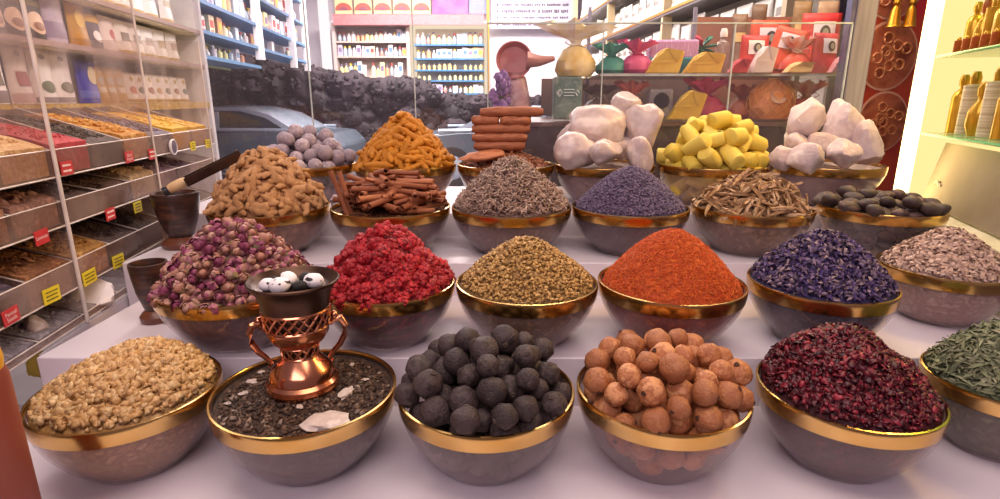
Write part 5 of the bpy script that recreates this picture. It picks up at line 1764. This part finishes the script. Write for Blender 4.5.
def carton(w, h, d, i, lm):
    mb = MB().box((0, 0, h / 2), (w, d, h), mi=0)
    mb.box((0, -d / 2 - .002, h * .55), (w * .7, .004, h * .4), mi=1)
    mb.box((0, -d / 2 - .003, h * .2), (w * .5, .004, h * .08), mi=1)
    o = mb.build('carton', [boxm[i], lm], smooth=False)
    return o
def far_bottle(r, h, i, style):
    P_ = [[(.001, 0), (r, 0), (r, h * .6), (r * .45, h * .72), (r * .4, h * .8)], [(.001, 0), (r * .7, 0), (r, h * .25), (r * .8, h * .5), (r * .3, h * .7), (r * .3, h * .78)], [(.001, 0), (r, 0), (r * 1.02, h * .7), (r * .5, h * .76), (r * .5, h * .8)]][style]
    mb = MB().lathe(P_, 12, mi=0, cap=False)
    z = P_[-1][1]
    mb.lathe([(.001, z), (r * .5, z), (r * .45, h * .97), (.001, h)], 10, mi=1, cap=False)
    o = mb.build('flacon', [boxm[i % 12], labm[(i + style) % 5]], sharp=35)
    return o
protoC = [carton(.19, .25, .12, i, labm[i % 5]) for i in range(12)]
protoB = [far_bottle(.06, .23, i, i % 3) for i in range(12)]
usedp = set()
def far(proto, loc, rz, label, cat, group, s=1.0):
    if proto.name in usedp:
        o = dup(proto, loc, (0, 0, rz), label, group, s)
    else:
        usedp.add(proto.name)
        proto.location, proto.rotation_euler = loc, (0, 0, rz)
        proto.scale = (s,) * 3 if not hasattr(s, '__len__') else s
        o = tag(proto, label, cat, group)
    o['category'] = cat
    return o
tier_n = ['lowest blue shelf', 'second blue shelf from below', 'third blue shelf from below', 'fourth blue shelf from below', 'fifth blue shelf from below']
for k, z in enumerate(LZ[:5]):
    y = 5.48
    ye = 7.2 if k == 0 else 10.0
    room = (LZ[k + 1] - z) - .08
    while y < ye:
        if k > 1 and random.random() < .06 or (k == 1 and 7.6 < y < 9.3 and random.random() < .85):
            y += .25; continue
        isb = random.random() < (.8 if k == 0 else .3)
        pr = random.choice(protoB if isb else protoC)
        hh = random.uniform(.75, 1.0) * min(room, .28) / .25
        far(pr, lpt(y, .13, z + .0005), LRZ, ('flacon' if isb else 'carton') + ' in the row of goods on the ' + tier_n[k], 'bottle' if isb else 'carton', 'goods on the ' + tier_n[k], hh)
        y += .17 if isb else .225
# white lit column
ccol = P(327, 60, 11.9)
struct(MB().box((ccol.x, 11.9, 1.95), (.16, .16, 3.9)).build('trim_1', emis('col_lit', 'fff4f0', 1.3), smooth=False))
# ------------------------------------------------------------------ back wall shelving
def back_unit(pxl, pxr, rows, ztop, label, mframe, mback, name, grp, nb, lit=False, yw=12.2, kinds='b'):
    xl, xr_ = P(pxl, 60, yw).x, P(pxr, 60, yw).x
    zs = [P(400, r, yw).z for r in rows]
    zt = P(400, ztop, yw).z
    u = empty(name, ((xl + xr_) / 2, yw, 0), 0, label, 'shelf unit')
    c = (xl + xr_) / 2
    W_ = xr_ - xl
    z0 = zs[-1] - .3
    MB().box((0, .30, (zt + z0) / 2), (W_, .03, zt - z0)).build('back_panel', mback, u, smooth=False)
    for s in (-1, 1):
        MB().box((s * W_ / 2, .12, (zt) / 2), (.07, .34, zt)).build('upright', mframe, u, smooth=False)
    MB().box((0, .12, zt + .03), (W_ + .07, .34, .07)).build('top', mframe, u, smooth=False)
    for z in zs:
        MB().box((0, .13, z - .02), (W_ - .07, .32, .035)).build('shelf', M['blue_shelf'] if lit else pm('b8a8a0'), u, smooth=False)
    MB().box((0, .13, z0 / 2), (W_ - .07, .3, z0)).build('plinth', mframe, u, smooth=False)
    for r, z in enumerate(zs):
        top = zt if r == 0 else zs[r - 1]
        hmax = top - z - .06
        for i in range(nb):
            if kinds == 'b' and random.random() < .06: continue
            x = xl + W_ * (i + 1) / (nb + 1)
            isb = not (random.random() < .25)
            if lit and r == 2: pr, isb = protoB[3], True
            elif lit and r == 3: pr, isb = protoB[9], True
            else: pr = random.choice(protoB if isb else protoC)
            s = random.uniform(.7, 1.0) * min(hmax, .30) / .25
            w_ = min(s, W_ / nb / (.125 if isb else .2) * .95)
            tn = ('top', 'second', 'third', 'fourth', 'fifth')[r] + ' shelf of the ' + grp
            far(pr, (x, yw + .06, z + .0005), 0, ('flacon' if isb else 'carton') + ' on the ' + tn, 'bottle' if isb else 'carton', 'goods on the ' + tn, (w_, w_, s))
    return u
back_unit(336, 409, (41, 56, 76), 26, 'back wall shelf unit of perfumes under the red band, left one', pm('b8a8a4'), pm('c8b8b0'), 'perfume_shelf', 'left back wall unit', 15)
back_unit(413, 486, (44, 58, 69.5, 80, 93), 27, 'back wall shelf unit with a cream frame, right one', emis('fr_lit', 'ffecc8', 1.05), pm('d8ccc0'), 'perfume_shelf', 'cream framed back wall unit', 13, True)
yb_ = 12.42
def bpanel(name, pxl, pxr, pyt, pyb, m, y=yb_, th=.05):
    a, b2 = P(pxl, pyt, y), P(pxr, pyb, y)
    return MB().box(((a.x + b2.x) / 2, y, (a.z + b2.z) / 2), (b2.x - a.x, th, a.z - b2.z)).build(name, m, smooth=False)
tag(bpanel('fascia_board', 333, 484, 14.5, 25, pm('d8605c', .4, 0, 'e07c84'), 11.98), 'long red fascia board above the back wall shelves', 'fascia')  # plain red board, carries no sign
for i in range(5):
    a = 334 + i * 19.5
    o = bpanel('wall_poster', a, a + 18.8, -10, 14, pm('e4c890', .4, 0, 'ecd4a4'), 12.3)
    tag(o, 'yellow poster with a dish picture above the red fascia, ' + ('first', 'second', 'third', 'fourth', 'fifth')[i] + ' from the left', 'poster', 'yellow posters above the fascia')
    c = P(a + 9.4, 7, 12.26)
    mb = MB()
    mb.add([(c.x + .17 * math.cos(g), 12.262, c.z - .06 + .14 * math.sin(g)) for g in np.linspace(0, PI, 14)], [tuple(range(14))])
    d = mb.build('dish_picture', pm('b0584c'), smooth=False)
    d.parent = o
    mb = MB()
    mb.add([(c.x + .09 * math.cos(g), 12.255, c.z - .06 + .06 * math.sin(g)) for g in np.linspace(0, PI, 12)], [tuple(range(12))])
    e = mb.build('dish_filling', pm('8c4c64'), smooth=False); e.parent = d
tag(bpanel('wall_poster', 432, 468, -10, 14, mat('mag', ['c84c90', 'b060b8', 'd870a0'], rough=.4, scale=3), 12.3), 'magenta poster right of the yellow ones', 'poster')
tag(bpanel('wall_poster', 469, 486, -10, 14, mat('blp', ['8c84c8', '7c8cd0', 'a898d8'], rough=.4, scale=3), 12.3), 'blue lilac poster at the right of the magenta one', 'poster')
# notice board with lines of writing
nb_ = bpanel('notice_sign', 491, 571, -8, 29, mat('ntc', ['cfc8dc', 'c4bcd2'], rough=.4, scale=2), 12.3)
tag(nb_, 'lilac notice board with dark lines of writing on the back wall', 'notice board')
for r, (py, h_) in enumerate(((4.8, .05), (11.2, .07), (17.5, .045), (24.5, .055))):
    a, b2 = P(496, py, 12.26), P(570, py, 12.26)
    mb = MB()
    mb.box((a.x + .03, 12.268, a.z), (.045, .004, .045))
    x = a.x + .14
    while x < b2.x - .03:
        nl = random.randint(2, 8)
        for _ in range(nl):
            if x > b2.x - .03: break
            w_ = random.uniform(.018, .032)
            mb.box((x, 12.268, a.z + random.uniform(-.004, .004)), (w_, .004, h_ * random.uniform(.65, 1)))
            x += w_ + .009
        x += .035
    o = mb.build('writing', M['ink_grey'], smooth=False); o.parent = nb_
fr = bpanel('trim_2', 486.5, 489.5, -20, 110, M['gold_soft'], 12.2)
struct(fr)
fr = bpanel('trim_3', 571.5, 573.5, -20, 110, M['white'], 12.2)
struct(fr)

# ------------------------------------------------------------------ right wall shelving
def rx(y): return 1.42 + .0645 * (11 - y)
RD = Vector((-.0645, 1, 0)).normalized()
RN = Vector((-RD.y, RD.x, 0))
def rpt(y, off, z): return Vector((rx(y), y, z)) - RN * off
RRZ = math.atan2(RN.x, -RN.y)
rs_ = empty('wall_shelf', rpt(7.5, .2, 0), 0, 'tall shelf unit of white pouches along the right wall', 'shelf')
rl = rs_.location.copy()
RZ = [1.72, 2.245, 2.74, 3.3]
for z in RZ:
    part(quad(rpt(4.0, 0, z - .02), rpt(11.6, 0, z - .02), rpt(11.6, .36, z - .02), rpt(4.0, .36, z - .02), .05), 'board', pm('6c6468', .4), rs_, smooth=False)
    part(quad(rpt(4.0, -.006, z - .022), rpt(11.6, -.006, z - .022), rpt(11.6, -.006, z + .004), rpt(4.0, -.006, z + .004), .006), 'edge_strip', M['gold_soft'], rs_, smooth=False)
part(quad(rpt(4.0, .38, 0), rpt(11.6, .38, 0), rpt(11.6, .38, 3.85), rpt(4.0, .38, 3.85), .02), 'back_panel', pm('d8ccbc'), rs_, smooth=False)
for y in (4.0, 6.4, 8.8, 11.6):
    part(MB().box(rpt(y, .06, 1.92), (.06, .10, 3.84), RRZ), 'upright', pm('d8c098'), rs_, smooth=False)
rl = rl_save
for k, z in enumerate(RZ[:3]):
    y = 4.2
    n = 0
    while y < 11.3:
        w_ = .27
        o = dup if n else None
        hh = (RZ[k + 1] - z - .08) * random.uniform(.72, .9)
        tn = ('lower', 'middle', 'upper')[k] + ' shelf of the right wall'
        if n == 0:
            pr = pouch('white_pouch', w_, hh, .09, 'ece4dc', [('window', '8c8078', 'rect', -.5, .5, .5, .64, .004), ('band', 'b0a498', 'rect', -.6, .6, .25, .3, .004)],
                       'white pouch with a dark window on the ' + tn, 'pouch', 'white pouches on the ' + tn, rpt(y, .13, z + .0005), RRZ)
        else:
            dup(pr, rpt(y, .13, z + .0005), (0, 0, RRZ), None, None, (random.uniform(.92, 1), 1, random.uniform(.85, 1.05)))
        n += 1
        y += .30

# ------------------------------------------------------------------ reflections of cars and foliage in the panes, built as solids beyond
mcar = mat('carp', ['a8b4c4', '98a4b6'], rough=.2, metal=.3, scale=2, coat=.6)
mbody = mat('carb', ['5c6874', '505b68'], rough=.3, metal=.2, scale=2, coat=.4)
mwin = mat('carw', ['1c2a30', '243238'], rough=.1, scale=2, spec=.8)
mtyre = mat('tyre', ['1c1a1c', '242224'], rough=.8)
def make_car(loc, label):
    t = empty('car_reflection', loc, 0, label, 'car', 'reflected cars built beyond the panes')
    L_, Wd = 4.2, 1.65
    # lower body: side outline swept across the width
    low = [(-2.1, .32), (-2.08, .62), (-1.95, .80), (-1.2, .88), (1.25, .90), (1.9, .84), (2.08, .66), (2.1, .34), (1.7, .24), (-1.7, .24)]
    def sweep(out, w0, tops=None, n=5):
        vs, fs = [], []
        k = len(out)
        for j in range(n):
            v = -1 + 2 * j / (n - 1)
            e = 1 - .06 * abs(v) ** 3
            for i, (x, z) in enumerate(out):
                tp = 1.0 if tops is None else tops[i]
                vs.append((x * (1 - .03 * abs(v) ** 3), v * w0 * tp, z * (1 - .012 * abs(v) ** 4)))
        for j in range(n - 1):
            for i in range(k):
                i2 = (i + 1) % k
                fs.append((j * k + i, (j + 1) * k + i, (j + 1) * k + i2, j * k + i2))
        fs.append(tuple(range(k)))
        fs.append(tuple((n - 1) * k + i for i in range(k - 1, -1, -1)))
        return MB().add(vs, fs)
    sweep(low, Wd / 2, n=7).build('body', mbody, t, sharp=35, bevel=.03)
    roof = [(-1.30, .87), (-.75, 1.13), (-.45, 1.215), (0, 1.255), (.5, 1.245), (.95, 1.14), (1.38, .89)]
    inner = [(1.26, .88), (.88, 1.09), (.47, 1.19), (0, 1.20), (-.42, 1.165), (-.68, 1.085), (-1.16, .88)]
    out = roof + inner
    tops = [1, .9, .86, .84, .85, .9, 1] + [1, .9, .85, .84, .86, .9, 1]
    sweep(out, Wd / 2, tops, 9).build('roof', mcar, t, sharp=35)
    wn = [(-1.18, .86), (-.70, 1.09), (-.43, 1.17), (0, 1.205), (.47, 1.195), (.89, 1.10), (1.27, .86)]
    sweep(wn, Wd / 2 - .012, [1, .9, .86, .84, .85, .9, 1], 9).build('windows', mwin, t, sharp=35)
    for s in (-1, 1):
        MB().tube([(-1.5, s * (Wd / 2 - .03), .885), (0, s * (Wd / 2 + .004), .905), (1.5, s * (Wd / 2 - .03), .89)], .028, 8).build('belt_trim', mcar, t)
        MB().box((.12, s * (Wd / 2 * .93), 1.0), (.07, .05, .34)).build('door_pillar', mcar, t, smooth=False)
        for x in (-1.3, 1.3):
            w = MB().lathe([(.001, -.1), (.27, -.1), (.32, -.08), (.32, .08), (.27, .1), (.001, .1)], 24, cap=False).build('wheel', mtyre, t, sharp=40)
            w.matrix_local = Matrix.Translation((x, s * (Wd / 2 - .08), .32)) @ Matrix.Rotation(PI / 2, 4, 'X')
            h_ = MB().lathe([(.001, -.105), (.18, -.105), (.19, -.1), (.19, .1), (.18, .105), (.001, .105)], 16, cap=False).build('hub', mcar, w, sharp=40)
    return t
cp1 = P(231, 107, 9.4)
car = make_car((cp1.x - .1, 9.6, 0), 'reflection of a silver car, built solid, left of the turmeric heap')
cp2 = P(534, 108, 9.4)
dup(car, (cp2.x, 9.6, 0), None, 'reflection of a silver car, built solid, on both sides of the bark sticks')
mleaf = mat('bleaf', ['231b22', '1a161b', '2c242b', '352c33'], rough=.85, island=True, bump=1, bscale=9)
mbark = mat('bbark', ['2a2224', '1e181a'], rough=.9)
def hedge(prof, y, label):
    """reflection of dark foliage, built as a solid lumpy mass; prof lists (pixel x, pixel y of its top) from left to right"""
    xs = [P(a, b, y).x for a, b in prof]
    zs = [P(a, b, y).z for a, b in prof]
    t = empty('hedge_reflection', ((xs[0] + xs[-1]) / 2, y, 0), 0, label, 'hedge')
    rs = random.Random(int(prof[0][0]))
    mb, pts = MB(), []
    x = xs[0]
    while x < xs[-1]:
        top = float(np.interp(x, xs, zs))
        z = .25
        while z < top:
            rad = rs.uniform(.16, .28)
            c = Vector((x + rs.uniform(-.08, .08) - t.location.x, rs.uniform(-.12, .12), min(z, top - rad * .9)))
            mb.ball(c, rad, .5, 3.2, 12, 9, rs.randrange(999))
            for _ in range(26):
                d = Vector((rs.gauss(0, 1), rs.gauss(-.5, 1), rs.gauss(.2, 1))).normalized()
                pts.append((c + d * rad * rs.uniform(.9, 1.02), d))
            z += .26
        x += .17
    V2, F2 = grains(pts, [b_grain(9, (1, .8, .6)), b_grain(10, (1, .8, .6)), b_petal(.6, .3)], .025, .06, .5, .1)
    mb.add(V2.tolist(), F2)
    mb.build('foliage', mleaf, t, sharp=60)
    for k in range(3):
        xx = xs[0] + (xs[-1] - xs[0]) * (k + .5) / 3 - t.location.x
        MB().tube([(xx, 0, 0), (xx + .03, 0, .3), (xx, 0, .6)], [.07, .06, .05], 8).build('trunk', mbark, t)
hedge([(214, 66), (225, 60), (250, 55), (275, 60), (300, 66), (330, 72), (360, 75), (385, 79), (410, 78), (426, 82), (434, 90)], 11.1, 'reflection of tall dark foliage, built solid behind the silver car and turmeric heap')
hedge([(449, 94), (470, 96), (500, 98), (540, 97), (556, 98)], 11.1, 'reflection of low dark foliage, built solid behind the bark sticks and crystals')
